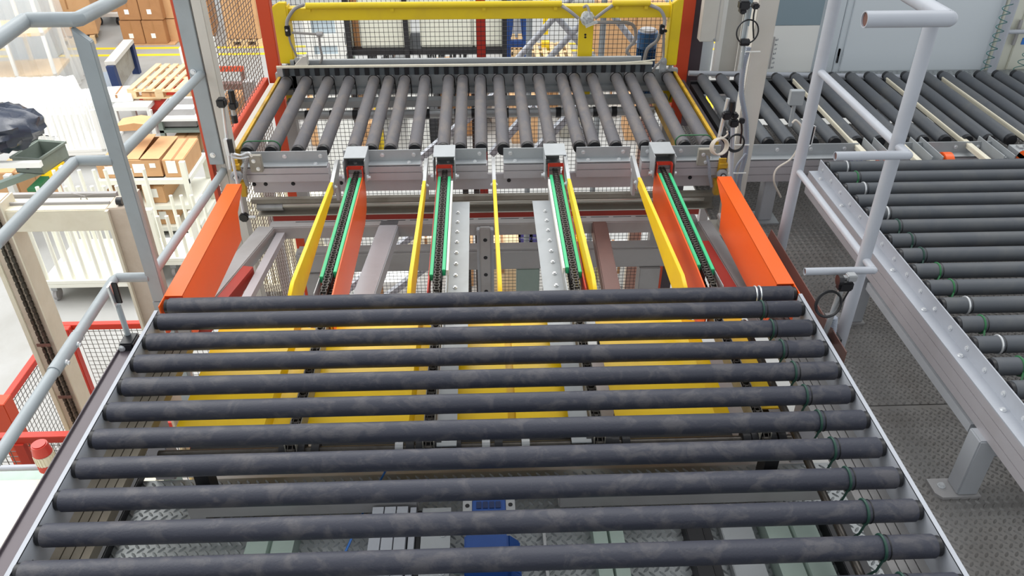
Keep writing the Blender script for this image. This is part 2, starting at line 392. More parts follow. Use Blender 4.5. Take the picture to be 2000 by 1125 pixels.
def profile_y(x, ya, yb, s):
    m = MB(); xf = x; xb = x+s*0.05
    for a, b in ((-0.066, -0.040), (-0.106, -0.069), (-0.136, -0.109)): m.box(min(xf, xb), max(xf, xb), ya, yb, a, b)
    m.box(min(xf+s*.004, xb), max(xf+s*.004, xb), ya, yb, -0.134, -0.042); return m
profile_y(1.394, y0, y1, 1).build('grooved_profile', 'alu', cc)
m = MB()
for k, y in enumerate(cys): m.bolt((1.432, y+0.0, -0.012), (-1, 0, 0), 0.0055, 0.006)
m.build('rail_bolt', 'chrome', cc)
m = MB()
for k in range(9): m.bolt((1.414, 3.0-k*0.235, -0.036), (0, 0, 1), 0.006, 0.007)
m.build('flange_bolt', 'chrome', cc)
def ccleg(y):
    m = MB().box(1.375, 1.437, y-0.03, y+0.03, PL+0.008, -0.136); l = m.build('leg', 'grey_paint', cc, bevel=0.004)
    f = MB(); f.prism([(1.315, y-0.02), (1.33, y-0.038), (1.445, y-0.038), (1.445, y+0.035), (1.315, y+0.035)], 'z', PL, PL+0.01)
    f.build('foot_plate', 'frame_grey', l, local=False); MB().bolt((1.345, y+0.005, PL+0.01), (0, 0, 1), 0.008, 0.01).build('anchor_bolt', 'chrome', l)
ccleg(1.60); ccleg(0.75); ccleg(2.45)
m = MB().bar((1.42, 1.66, -0.17), (1.42, 2.4, -0.17), 0.04, 0.03); m.build('cross_member', 'grey_paint', cc)
m = MB().bar((1.45, 1.62, -0.2), (2.9, 1.62, -0.2), 0.04, 0.05); m.build('cross_member', 'grey_paint', cc)

# ------------------------------------------------------------------ profile in x for the rear conveyors
def profile_x(xa, xb, y, segs=((-0.066, -0.040), (-0.104, -0.070))):
    m = MB()
    for a, b in segs: m.box(xa, xb, y, y+0.05, a, b)
    m.box(xa+.001, xb-.001, y+0.005, y+0.05, segs[-1][0]+.001, segs[0][1]-.001); return m
def rail_x(xa, xb, yb):
    m = MB(); m.box(xa, xb, yb, yb+0.004, -0.032, 0.018); m.box(xa, xb, yb-0.042, yb+0.004, -0.036, -0.032); return m
bc = thing('roller_conveyor', 'rear transfer conveyor of dusty grey rollers under the yellow gantry', 'conveyor', (0, 3.7, -0.5))
bx = [-1.015, -.912, -.797, -.688, -.558, -.48, -.397, -.29, -.166, -.093, 0.0, .097, .203, .308, .432, .498, .593, .722, .795, .897, 0.998]
RB2 = 0.029; yn, yf = 3.285, 4.185
pb = roller_mesh(yf-yn, RB2, 'y', 'rubber_grey').build('roller', 'rubber_grey', bc, at=(bx[0], (yn+yf)/2, 0))
hh = (yf-yn)/2
MB().cyl((0, -hh-0.02, 0), (0, -hh-0.0005, 0), RB2*0.93, 20).cyl((0, hh+.0005, 0), (0, hh+0.03, 0), RB2*0.85, 20).build('end_cap', 'rubber_dark', pb, local=True)
rr = MB().ring((0, hh-0.03, 0), (0, 1, 0), RB2+0.001, 0.003, 22, 6)
rr.tube([(RB2+.001, hh-0.03, 0), (RB2+.003, hh-0.028, -0.06), (RB2-.006, hh-0.03, -0.13)], 0.003, 6)
rr.build('drive_belt', 'belt_black', pb, local=True)
for x in bx[1:]: dup(pb, bc, Vector((x, (yn+yf)/2+random.uniform(-.004, .004), 0))-wl(bc))
# near rail in lengths with gaps for the yellow bars
def X300(u): return PY(u, 305, 3.24).x
for a, b in ((472, 640), (672, 822), (853, 950), (983, 1092), (1125, 1229), (1250, 1405)):
    xa, xb = X300(a), X300(b)
    s = rail_x(xa, xb, 3.236).build('rail_segment', 'galv', bc)
    bo = MB(); n = max(2, int((xb-xa)/0.1))
    for i in range(n): bo.bolt((xa+0.03+(xb-xa-0.06)*i/(n-1), 3.236, -0.005), (0, -1, 0), 0.0065, 0.006)
    for i in range(2): bo.bolt((xa+0.05+(xb-xa-0.1)*i, 3.212, -0.032), (0, 0, 1), 0.0065, 0.007)
    bo.build('rail_bolt', 'chrome', s)
    profile_x(xa, xb+0.004, 3.192).build('profile_segment', 'alu', bc)
m = MB().box(PY(495, 360, 3.25).x, PY(1395, 360, 3.25).x, 3.235, 3.255, -0.178, -0.104); m.build('lower_plate', 'alu', bc, bevel=0.002)
m = MB()
for x in (-1.0, -.95, -.83, -.62, .12, .36, .84, .93): m.bolt((x, 3.235, -0.135), (0, -1, 0), 0.006, 0.004)
m.build('plate_bolt', 'blackm', bc)
# far rail, cross tube, side frames
m = MB(); m.box(-1.08, 1.06, 4.20, 4.23, -0.075, 0.03); m.box(-1.08, 1.06, 4.17, 4.2, -0.08, -0.05); m.build('far_rail', 'galv', bc, bevel=0.002)
m = MB().box(-1.02, 1.0, 4.10, 4.16, -0.125, -0.09); m.build('inner_rail', 'galv', bc, bevel=0.002)
m = MB().cyl((-0.98, 4.10, -0.165), (0.93, 4.10, -0.165), 0.024, 18); sh = m.build('drive_shaft', 'zinc', bc)
m = MB()
for x in [-.93, -.8, -.68, -.53, -.3, -.14, -.05, .12, .23, .4, .52, .6, .7, .83]: m.cyl((x, 4.10, -0.165), (x+0.028, 4.10, -0.165), 0.027, 16)
m.build('shaft_sleeve', 'black', sh)
m = MB().box(-1.066, -1.052, 3.28, 4.2, -0.09, 0.012).box(-1.085, -1.068, 3.28, 4.2, -0.12, -0.02); m.build('side_frame', 'yellow_dirty', bc)
m = MB().box(-1.13, -1.09, 3.25, 4.25, -0.08, -0.04); m.build('edge_strip', 'post_beige', bc, bevel=.002)
m = MB().box(1.036, 1.05, 3.28, 4.2, -0.09, 0.016).box(0.935, 0.95, 3.28, 4.2, -0.16, -0.08); m.build('side_frame', 'yellow_dirty', bc)
m = MB().box(1.052, 1.10, 3.28, 4.2, -0.14, -0.03); m.build('edge_strip', 'dark_profile', bc, bevel=.002)
for xa, xb in ((bx[0], bx[1]), (bx[19], bx[20])):
    yy = yn+0.035; g = MB(); r = RB2+0.002
    pts = arc((xa, yy, 0), (-1, 0, 0), (0, 0, 1), r, -math.pi/2, math.pi/2, 10)+arc((xb, yy, 0), (1, 0, 0), (0, 0, 1), r, math.pi/2, -math.pi/2, 10)
    g.tube(pts, 0.003, 6, closed=True).build('drive_belt', 'belt_bright', bc)
for x in (-1.02, 1.02):
    for y in (4.15,): MB().box(x-.03, x+.03, y-.03, y+.03, FL, -0.18).build('leg', 'frame_grey', bc)
# clamp blocks at both ends of near rail
for x, lab in ((PY(500, 300, 3.2).x, 'l'), (PY(1372, 300, 3.2).x, 'r')):
    m = MB().box(x-0.026, x+0.026, 3.165, 3.19, -0.045, 0.03); b = m.build('clamp_block', 'steel_dirty', bc, bevel=.002)
    MB().bolt((x-.006, 3.165, .008), (0, -1, 0), .006, .006).bolt((x+.008, 3.165, -.028), (0, -1, 0), .006, .006).build('clamp_screw', 'chrome', b)

# ------------------------------------------------------------------ rear right conveyor
rc = thing('roller_conveyor', 'rear right conveyor of dark rollers with flat cream belts along the walkway', 'conveyor', (2.1, 3.6, PL))
rx = [1.20, 1.295, 1.405, 1.50, 1.61, 1.70, 1.80, 1.895, 1.99, 2.085, 2.175, 2.265, 2.355, 2.45, 2.545, 2.64, 2.735]
rx = [1.175+0.1*k for k in range(21)]
yn2, yf2 = 3.30, 4.12
pq = roller_mesh(yf2-yn2, 0.028, 'y', 'rubber_far').build('roller', 'rubber_far', rc, at=(rx[0], (yn2+yf2)/2, 0))
hh2 = (yf2-yn2)/2
MB().cyl((0, -hh2-0.02, 0), (0, -hh2-.0005, 0), 0.025, 20).cyl((0, hh2+.0005, 0), (0, hh2+0.03, 0), 0.022, 20).build('end_cap', 'rubber_dark', pq, local=True)
for x in rx[1:]:
    dup(pq, rc, Vector((x, (yn2+yf2)/2, 0))-wl(rc))
rail_x(1.12, 1.66, 3.236).build('side_rail', 'galv', rc); rail_x(1.80, 2.28, 3.236).build('side_rail', 'galv', rc); rail_x(2.42, 3.2, 3.236).build('side_rail', 'galv', rc)
m = MB()
for x in [1.3, 1.45, 1.6, 1.85, 1.98, 2.1, 2.2, 2.5, 2.7]: m.bolt((x, 3.236, -0.006), (0, -1, 0), 0.0065, 0.007)
m.build('rail_bolt', 'chrome', rc)
profile_x(1.12, 3.2, 3.192, ((-0.066, -0.040), (-0.104, -0.070), (-0.14, -0.108))).build('grooved_profile', 'alu', rc)
m = MB().box(1.12, 3.25, 4.14, 4.16, -0.09, -0.02); m.build('far_rail', 'blackm', rc)
m = MB()
for k in range(17): m.bolt((1.22+0.1*k+.05, 4.138, -0.0), (0, -1, 0), 0.006, 0.006)
m.build('axle_tip', 'chrome', rc)
for xa in (1.655, 1.855, 2.155, 2.455):
    MB().box(xa-0.012, xa+0.012, 3.02, 4.08, 0.003, 0.012).box(xa-.009, xa+.009, 3.04, 4.08, -.012, .002).build('flat_belt', 'beige', rc, bevel=.001)
for xa in (1.72, 1.93, 2.24):
    m = MB(); m.box(xa-.03, xa-.026, 3.06, 3.27, -.03, .03); m.box(xa-.03, xa+.02, 3.06, 3.27, -.034, -.03); m.box(xa+.016, xa+.02, 3.06, 3.27, -.03, .03)
    m.build('belt_channel', 'galv', rc)
for xa in (1.70, 2.0, 2.36):
    m = MB().cyl((xa-.02, 3.12, -0.026), (xa+.02, 3.12, -0.026), 0.046, 24); p = m.build('belt_pulley', 'orange', rc, bevel=.002)
    MB().cyl((xa-.024, 3.12, -0.026), (xa+.024, 3.12, -0.026), 0.012, 12).build('pulley_hub', 'zinc', p)
for xa, b in ((1.61, .045), (2.245, .04)):
    m = MB().box(xa-.03, xa+.03, 3.09, 3.15, -.06, .0); q = m.build('cylinder_block', 'zinc' if b == .04 else 'blue_dark', rc, bevel=.003)
    mm = MB()
    for i in range(3):
        for j in range(3): mm.cyl((xa-.02+.02*i, 3.1+.02*j, 0.0), (xa-.02+.02*i, 3.1+.02*j, 0.006), .006, 8)
    mm.build('port', 'chrome', q); MB().box(xa-.02, xa+.028, 3.085, 3.09, -.05, -.015).build('nameplate', 'blue_dark', q)
m = MB()
m.box(2.34, 2.6, 3.08, 3.24, -.02, .0)
m.build('cover_plate', 'galv', rc)
m = MB()
for i in range(9):
    for j in range(3): m.box(2.36+i*.03, 2.378+i*.03, 3.09+j*.05, 3.12+j*.05, 0, .008)
m.build('skate_wheels', 'zinc', rc, kind='stuff')
for x in (1.3, 2.2, 2.9):
    l = MB().box(x-.03, x+.03, 3.22, 3.28, PL+.008, -.14).build('leg', 'grey_paint', rc, bevel=.003); MB().box(x-.06, x+.06, 3.19, 3.31, PL, PL+.008).build('foot_plate', 'galv', l)
    MB().box(x-.03, x+.03, 4.08, 4.14, PL, -.1).build('leg', 'grey_paint', rc)

# ------------------------------------------------------------------ chain transfers
def chain_mb(path, x, pitch=0.0159, wdt=0.02):
    P = [Vector(p) for p in path]; L = [0]
    for a, b in zip(P, P[1:]): L.append(L[-1]+(b-a).length)
    def at(t):
        for k in range(len(P)-1):
            if t <= L[k+1]:
                f = (t-L[k])/(L[k+1]-L[k]); return P[k].lerp(P[k+1], f)
        return P[-1]
    m = MB(); n = int(L[-1]/pitch)
    for i in range(n):
        a, b = at(i*pitch), at((i+1)*pitch); d = (b-a); nrm = Vector((1, 0, 0)).cross(d).normalized()
        off = wdt/2 if i % 2 else wdt/2-0.0035
        for s in (-1, 1):
            e = d.normalized()*0.004
            m.bar(a+Vector((s*off, 0, 0))-e, b+Vector((s*off, 0, 0))+e, 0.0022, 0.0105, nrm)
        m.cyl(a+Vector((-wdt/2-.002, 0, 0)), a+Vector((wdt/2+.002, 0, 0)), 0.0042, 8)
    return m
ZC = -0.045
def transfer(x, side, label, wide):
    """side: +1 if the wide plate faces +x"""
    t = thing('chain_conveyor', label, 'chain conveyor', (x, 2.7, -0.2), group=None)
    R = 0.034; yc = 2.245; zc = ZC-R-0.002
    path = [(x, 3.15-0.1*i, ZC) for i in range(9)]+[(x, yc+.02, ZC)]+[Vector((x, yc, zc))+Vector((0, -math.sin(a)*(R+.002), math.cos(a)*(R+.002))) for a in [math.pi*i/12 for i in range(13)]]+[(x, 2.4, zc-R), (x, 3.1, zc-R)]
    chain_mb(path, x).build('chain', 'chain', t, kind='stuff')
    for s in (-1, 1):
        ys_ = 2.36 if s*side > 0 else 2.33
        MB().box(x+s*0.021-0.006, x+s*0.021+0.006, ys_, 3.09, ZC-0.02, ZC+0.006).build('guide_strip', 'green', t, bevel=.0015)
        MB().box(x+s*0.0135-0.001, x+s*0.0135+0.001, 2.3, 3.1, ZC-0.03, ZC-0.001).build('inner_plate', 'blackm', t)
    sp = MB(); n = 13
    poly = []
    for i in range(n*4):
        a = 2*math.pi*i/(n*4); rr = R-0.002 if i % 4 in (0, 1) else R-0.009; poly.append((yc+rr*math.cos(a), zc+rr*math.sin(a)))
    sp.prism(poly, 'x', x-0.004, x+0.004); s_ = sp.build('sprocket', 'zinc', t)
    MB().cyl((x-0.04, yc, zc), (x+0.04, yc, zc), 0.007, 12).bolt((x-.036, yc, zc), (-1, 0, 0), .009, .01).bolt((x+.036, yc, zc), (1, 0, 0), .009, .01).build('axle', 'zinc', s_)
    o_ = -side
    MB().prism([(yc-.045, zc-.03), (yc-.045, zc+.02), (yc-.02, zc+.045), (yc+.09, ZC+.0), (yc+.09, zc-.04), (yc, zc-.045)], 'x', x+o_*0.028-.0015, x+o_*0.028+.0015).build('bearing_plate', 'zinc' if wide else 'red', t)
    if wide:   # tall orange side plate
        xp = x+side*0.030
        pl = [(2.20, -0.05), (2.175, -0.075), (2.175, -0.215), (2.22, -0.225), (3.02, -0.225), (3.1, -0.20), (3.14, -0.15), (3.14, ZC), (2.34, ZC)]
        b = MB().prism(pl, 'x', xp-.0025, xp+.0025).build('side_plate', 'orange', t)
        MB().bolt((xp+side*.0025, yc, zc), (side, 0, 0), .009, .012).bolt((xp+side*.0025, yc-.01, zc-.07), (side, 0, 0), .006, .006).build('plate_bolt', 'chrome', b)
        MB().box(x-side*.03-.0015, x-side*.03+.0015, 2.35, 3.1, ZC-.05, ZC-.004).build('outer_plate', 'red', t)
    else:
        MB().box(x-side*.030-.0015, x-side*.030+.0015, 2.2, 3.14, ZC-.07, ZC+.001).build('outer_plate', 'red', t)
        MB().box(x+side*.033-.004, x+side*.033+.004, 2.36, 3.05, ZC-.02, ZC+.004).build('wear_strip', 'white', t)
        g = MB(); xa = x+side*0.030
        g.box(min(xa, xa+side*.003), max(xa, xa+side*.003), 2.17, 3.1, -0.115, ZC-.01); g.box(min(xa, xa+side*.075), max(xa, xa+side*.075), 2.0, 3.0, -0.118, -0.115)
        b = g.build('angle_bracket', 'galv', t); bb = MB()
        for i in range(9): bb.bolt((xa+side*.028, 2.28+.078*i, -.115), (0, 0, 1), .005, .008)
        bb.build('bracket_bolt', 'chrome', b)
        MB().bolt((x+side*.045, yc, zc), (side, 0, 0), .009, .012).bolt((x+side*.045, yc-.03, zc-.02), (side, 0, 0), .008, .012).build('tension_bolt', 'chrome', t)
    # folded cover at the far end
    c = MB(); c.box(x-.046, x+.046, 3.13, 3.25, 0.028, 0.032); c.box(x-.046, x-.043, 3.10, 3.25, -0.07, 0.03); c.box(x+.043, x+.046, 3.10, 3.25, -0.07, 0.03)
    cv = c.build('end_cover', 'galv', t, bevel=.001)
    MB().box(x-.034, x+.034, 3.125, 3.129, -0.02, -0.004).box(x-.034, x-.030, 3.1, 3.129, -.06, -.004).box(x+.030, x+.034, 3.1, 3.129, -.06, -.004).build('red_frame', 'red', t)
    MB().bolt((x-.046, 3.13, -.06), (-1, 0, 0), .008, .014).bolt((x+.046, 3.13, -.06), (1, 0, 0), .008, .014).build('cover_bolt', 'chrome', cv)
    MB().box(x-.03, x+.03, 3.0, 3.1, -.18, -.1).build('support', 'steel_dirty', t)
    return t
transfer(-0.532, 1, 'leftmost chain conveyor with green guides and tall orange plate on its right', True)
transfer(-0.157, 1, 'chain conveyor second from left with galvanised bracket on its right side', False)
transfer(0.315, -1, 'chain conveyor third from left with galvanised bracket on its left side', False)
transfer(0.778, -1, 'rightmost chain conveyor with green guides and orange plate on its left', True)
# ------------------------------------------------------------------ yellow guide bars
def gbar(xn, xf, label):
    t = thing('guide_bar', label, 'bar', (xn, 2.6, -.15), group='yellow guide bars between the chain conveyors')
    def pt(y): return xn+(xf-xn)*(y-2.15)/(2.95-2.15)
    m = MB(); prof = [(2.13, -.09), (2.13, -.01), (2.15, .012), (2.20, .026), (2.95, .008), (2.99, -.004), (2.97, -.03)]
    for s in (0, 1): pass
    vs = []; n = len(prof)
    for sx in (-.0065, .0065):
        for y, z in prof: vs.append((pt(y)+sx, y, z))
    fs = [(i, (i+1) % n, n+(i+1) % n, n+i) for i in range(n)]+[tuple(range(n-1, -1, -1)), tuple(range(n, 2*n))]
    m.add(vs, fs).build('blade', 'yellow', t, bevel=.001)
    m = MB().prism([(2.95, -.05), (2.94, .0), (2.97, .005), (3.12, .03), (3.14, .02), (3.14, -.012), (3.03, -.04)], 'x', pt(3.0)-.007, pt(3.0)+.007); m.build('steel_tip', 'zinc', t)
    MB().bolt((pt(3)-.007, 2.985, -.03), (-1, 0, 0), .006, .008).bolt((pt(3)+.007, 2.985, -.03), (1, 0, 0), .006, .008).build('tip_bolt', 'chrome', t)
    MB().box(pt(3.05)-.006, pt(3.05)+.006, 3.04, 3.09, -.12, -.02).build('bracket', 'zinc', t)
gbar(-.618, -.605, 'leftmost yellow tapered guide bar')
gbar(-.238, -.232, 'yellow guide bar left of the second chain conveyor')
gbar(.055, .051, 'thin yellow guide bar in the centre, between the galvanised brackets')
gbar(.362, .355, 'yellow guide bar right of the third chain conveyor')
gbar(.657, .643, 'rightmost yellow tapered guide bar, beside the orange plate')
# ------------------------------------------------------------------ orange side guards
def guard(s, label):
    t = thing('side_guard', label, 'guard', (s*1.0, 2.5, -.2), group='orange side guards')
    xi, xo = s*0.955, s*1.012
    # top strip and deep inner sheet
    sh = MB().prism([(2.15, .018), (2.93, .018), (2.93, .002), (2.82, -.05), (2.80, -.14), (2.8, -.16), (2.15, -.16)], 'x', min(xi, xi+s*.003), max(xi, xi+s*.003)).build('inner_sheet', 'orange', t)
    MB().box(min(xi, xo), max(xi, xo), 2.146, 2.93, .016, .019).build('top_flange', 'orange', t)
    MB().box(min(xo, xo-s*.003), max(xo, xo-s*.003), 2.09, 2.93, -.1, .018).build('outer_sheet', 'orange', t)
    return t
guard(-1, 'left orange sheet metal side guard'); guard(1, 'right orange sheet metal side guard')
xb = 1.085
m = MB().prism([(1.86, -.04), (2.60, -.04), (2.66, -.2), (2.66, -.35), (1.86, -.35)], 'x', xb, xb+.003).build('kick_panel', 'brown_metal'); tag(m, 'brown metal kick panel along the aisle right of the orange guard', 'panel')

# ------------------------------------------------------------------ lift frame below the chains
lf = thing('support_frame', 'grey welded frame under the chain conveyors', 'frame', (0, 2.9, -.5))
zf = -0.27; yb = PZ(900, 425, zf).y; ybf = PZ(900, 438, zf).y
m = MB(); m.box(-.93, .95, ybf, yb, zf-.06, zf)
rb = m.build('rear_beam', 'frame_grey', lf, bevel=.004)
m = MB()
for i in range(17): x = -.82+i*.1; m.box(x, x+.08, (yb+ybf)/2+.012, (yb+ybf)/2+.016, zf, zf+.0008)
m.build('slot', 'blackm', rb)
MB().box(-.88, .90, 3.24, 3.32, PY(900, 530, 3.24).z, PY(900, 490, 3.24).z).build('cross_tube', 'frame_grey', lf, bevel=.012)
def member(a, b, z, wpx_near, mname='frame_grey', hgt=.06, nm='member'):
    p, q = PZ(*a, z), PZ(*b, z); d = (q-p); q2 = p+d*1.35
    return MB().bar(p-Vector((0, 0, hgt/2)), q2-Vector((0, 0, hgt/2)), wpx_near, hgt).build(nm, mname, lf, bevel=.004)
member((520, 442), (402, 580), zf, .075); member((762, 430), (712, 570), zf, .085, 'grey_paint')
member((1170, 430), (1197, 570), zf-.001, .065, 'brown_metal'); member((1375, 430), (1462, 570), zf, .06)
MB().bar(PZ(560, 440, -.31), PZ(480, 590, -.31), .035, .03).build('aluminium_strut', 'alu', lf)
MB().bar(PZ(485, 530, -.30), PZ(395, 640, -.30), .05, .05).build('red_angle', 'red_dark', lf); MB().bar(PZ(1380, 480, -.30), PZ(1440, 600, -.30), .05, .05).build('red_angle', 'red', lf)
# linear guide in the middle: post and rail
p0 = PZ(947, 436, zf); 
lg = MB().box(p0.x-.037, p0.x+.037, ybf-.035, ybf-.002, -1.7, zf-.012).build('guide_post', 'grey_paint', lf, bevel=.003)
r_ = MB().box(p0.x-.024, p0.x+.024, ybf-.055, ybf-.035, -1.6, zf+.01).build('guide_rail', 'frame_grey', lg, bevel=.004)
m = MB()
for i in range(14): m.cyl((p0.x, ybf-.0556, zf-.05-.09*i), (p0.x, ybf-.0548, zf-.05-.09*i), .009, 14)
m.build('rail_hole', 'blackm', r_)
q0 = PY(1030, 540, 3.3); MB().box(q0.x-.055, q0.x+.055, 3.25, 3.31, -2.1, PY(900, 530, 3.24).z-.001).build('centre_post', 'galv_green', lf, bevel=.003)
for x in (-.8, .8):
    MB().box(x-.05, x+.05, 3.24, 3.32, FL, PY(900, 530, 3.24).z-.001).build('leg', 'frame_grey', lf, bevel=.004)
# two horizontal steel beams and red strip in front of rear conveyor foot
yb1 = 3.36
sb = thing('cross_beam', 'dull steel beam running under the rear conveyor front edge', 'beam', (0, yb1, -.3))
za = PY(900, 384, yb1).z; zb = PY(900, 392, yb1).z; zc_ = PY(900, 412, yb1).z
MB().box(-1.07, 1.12, yb1, yb1+.03, zb, za).build('top_flange', 'steel_dirty', sb, bevel=.002)
MB().cyl((-1.0, yb1+.02, (zb+zc_)/2+.01), (1.05, yb1+.02, (zb+zc_)/2+.01), .016, 16).build('round_bar', 'steelbar', sb)
MB().box(-1.05, 1.1, yb1+.04, yb1+.06, zc_, zb).build('web', 'steel_dirty', sb)
MB().box(-1.05, 1.1, yb1-.01, yb1+.04, zc_-.006, zc_).build('lower_flange', 'steelbar', sb)
MB().cyl((-1.05, yb1+.02, (zb+zc_)/2+.005), (-.93, yb1+.02, (zb+zc_)/2+.005), .022, 16).build('bar_sleeve', 'zinc', sb)
o = MB().box(-1.0, 1.05, yb1+.062, yb1+.09, PY(900, 425, yb1+.07).z, PY(900, 411, yb1+.07).z).build('cross_beam', 'red_dark'); tag(o, 'dark red strip of beam just below the dull steel beam', 'beam')
# conduits at right inside guard
cd = MB(); 
for k in range(2):
    A = PZ(1405+12*k, 420, -.18); B = PZ(1430+14*k, 470, -.2); D = PZ(1490+14*k, 575, -.22); E_ = PZ(1540+14*k, 650, -.24)
    cd.tube(smooth_path([A, B, D, E_], 14), .012, 8, ribs=.06)
o = cd.build('cable_conduit', 'conduit'); tag(o, 'pair of grey conduits strapped beside the right orange guard', 'cable')

# ------------------------------------------------------------------ below the near rollers
trays = [(345, 556, 0), (598, 838, 0), (880, 1122, 1), (1205, 1445, 0), (1495, 1540, 2)]
zt = -.17
labs = ['yellow perforated tray farthest left under the rollers', 'yellow perforated tray left of the second chain', 'yellow tray in the middle with a dark slot', 'yellow perforated tray right of the middle', 'narrow yellow tray at the right end beside the red bar']
for (u0, u1, kind), lab in zip(trays, labs):
    a, b = PZ(u0, 832, zt), PZ(u1, 832 if kind != 2 else 820, zt)
    t = thing('drip_tray', lab, 'tray', ((a.x+b.x)/2, 1.95, zt-.02), group='yellow trays under the near rollers')
    y0_, y1_ = 1.735, 2.26
    xa, xb_ = a.x, b.x
    m = MB()
    if kind == 1:
        xm = (xa+xb_)/2; m.box(xa, xm-.012, y0_, y1_, zt-.004, zt); m.box(xm+.012, xb_, y0_, y1_, zt-.004, zt)
        m.box(xm-.04, xm+.04, y0_, y1_, zt-.03, zt-.02)
    elif kind == 2: m.box(xa, xb_, y0_+.03, y1_, zt-.004, zt)
    else:
        xr = xb_-.06
        m.box(xa, xr, y0_, y1_, zt-.004, zt)
        m.prism([(xr, zt), (xr+.012, zt-.03), (xb_, zt-.035), (xb_, zt-.04), (xr+.008, zt-.036), (xr, zt-.006)], 'y', y0_, y1_)
    m.box(xa, xb_, y0_-.003, y0_, zt-.05, zt-.0)
    m.build('tray_sheet', 'yellow', t)
    hm = MB(); n = 5 if kind == 0 else 0
    if kind == 0:
        for i in range(n):
            for y in (1.83, 1.93, 2.04, 2.14): hm.cyl((xa+.05+(xr-xa-.09)*i/(n-1), y, zt-.0005), (xa+.05+(xr-xa-.09)*i/(n-1), y, zt+.0008), .0055, 10)
        hm.build('hole', 'blackm', t, kind='stuff')
    for y in (1.8, 2.2): MB().box(xa+.01, xb_-.02, y-.015, y+.015, zt-.09, zt-.051).build('support', 'blackm', t)
# lower chains and their rails under the near rollers
for i, (x, lab) in enumerate(((-.532, 'leftmost dark chain under the near rollers'), (-.157, 'dark chain under the near rollers beside the middle yellow tray'), (.315, 'dark chain between the middle and right yellow trays'), (.778, 'rightmost dark chain under the near rollers'))):
    t = thing('lower_chain_conveyor', lab, 'chain conveyor', (x, 1.95, -.2)); zz = -.11
    chain_mb([(x, 2.18, zz), (x, 1.62, zz), (x, 1.585, zz-.02), (x, 1.575, zz-.05), (x, 1.60, zz-.085), (x, 1.7, zz-.09)], x).build('chain', 'chain', t, kind='stuff')
    MB().box(x-.016, x-.0135, 1.6, 2.2, zz-.05, zz).box(x+.0135, x+.016, 1.6, 2.2, zz-.05, zz).box(x-.016, x+.016, 1.6, 2.2, zz-.055, zz-.05).build('chain_channel', 'steel_dirty', t)
    MB().cyl((x-.035, 1.62, zz-.045), (x+.035, 1.62, zz-.045), .03, 18).build('sprocket', 'blackm', t)
    if i in (1, 2):
        s = 1 if i == 1 else -1; xa = x+s*.022; MB().box(min(xa, xa+s*.055), max(xa, xa+s*.055), 1.6, 2.2, -.13, -.126).build('angle_bracket', 'galv', t)
ds = thing('drive_shaft', 'dark line shaft with couplings crossing under the near rollers', 'shaft', (0, 1.6, -.3))
MB().cyl((-.9, 1.62, -.155), (.86, 1.62, -.155), .014, 16).build('shaft', 'chain', ds)
MB().box(-.84, -.56, 1.63, 1.72, -.23, -.19).box(-.49, -.2, 1.64, 1.71, -.23, -.2).box(.37, .72, 1.64, 1.71, -.23, -.2).box(-.1, .28, 1.64, 1.71, -.23, -.2).build('bearing_beam', 'blackm', ds)
for x in (-.47, -.24, -.21, -.08, .0, .035, .11, .28, .36, .39, .73, .83):
    MB().cyl((x-.01, 1.62, -.155), (x+.012, 1.62, -.155), .026, 18).build('coupling', 'zinc' if x in (-.24, .0, .11) else 'blackm', ds)
for x in (-.8, .82): MB().box(x-.02, x+.02, 1.61, 1.66, PL, -.19).build('stand', 'blackm', ds)
# channels on the platform running towards the shaft
def yrun(u0, u1, v, z0, z1, name, mname, lab, cat, ya=.5, yb=1.55):
    a, b = PZ(u0, v, z1), PZ(u1, v, z1); o = MB().box(a.x, b.x, ya, yb, z0, z1).build(name, mname, bevel=.003); return tag(o, lab, cat)
yrun(172, 204, 1015, PL, -.31, 'floor_beam', 'rail_white', 'white strip beam on the plate along the left side', 'beam', .5, 1.9)
yrun(204, 234, 1015, PL, -.325, 'floor_beam', 'blackm', 'dark strip beside the white floor beam on the left', 'beam', .5, 1.9)
def channel(u0, u1, v, lab):
    a, b = PZ(u0, v, -.30), PZ(u1, v, -.30); m = MB(); w3 = (b.x-a.x)
    m.prism([(a.x, -.30), (a.x+w3*.45, -.30), (a.x+w3*.5, -.312), (a.x+w3*.55, -.30), (b.x, -.30), (b.x, PL), (a.x, PL)], 'y', .5, 1.5)
    return tag(m.build('floor_channel', 'galv_green'), lab, 'channel')
channel(497, 586, 1008, 'pale green galvanised channel on the plate, left one'); channel(1150, 1207, 985, 'narrow pale green channel on the plate right of the blue motor'); channel(1478, 1575, 985, 'wide pale green channel on the plate near the right rail')
for x, lab in ((PZ(1330, 990, -.3).x, 'black floor rail left of the wide green channel'), (PZ(1610, 990, -.28).x, 'black rail under the right end of the near rollers')):
    m = MB().box(x, x+.045, .5, 1.5, PL, -.31).box(x+.05, x+.075, .5, 1.5, PL, -.33); tag(m.build('floor_rail', 'blackm', bevel=.002), lab, 'rail')
m = MB().box(PZ(1395, 990, -.33).x, PZ(1455, 990, -.33).x, .5, 1.5, PL, -.33).build('cable_duct', 'galv', bevel=.002); tag(m, 'low grey cable duct beside the black floor rail', 'duct')
# cross beam
m = MB().box(-.82, -.19, 1.52, 1.59, -.30, -.25); cbm = tag(m.build('cross_beam', 'frame_grey', bevel=.004), 'grey cross beam under the near rollers left of the aluminium profile', 'beam')
m = MB().box(.2, .95, 1.52, 1.59, -.30, -.25); tag(m.build('cross_beam', 'frame_grey', bevel=.004), 'grey cross beam under the near rollers right of the blue motor', 'beam')
for x in (-.8, -.23): MB().box(x-.02, x+.02, 1.53, 1.58, PL, -.30).build('beam_foot', 'frame_grey', cbm)
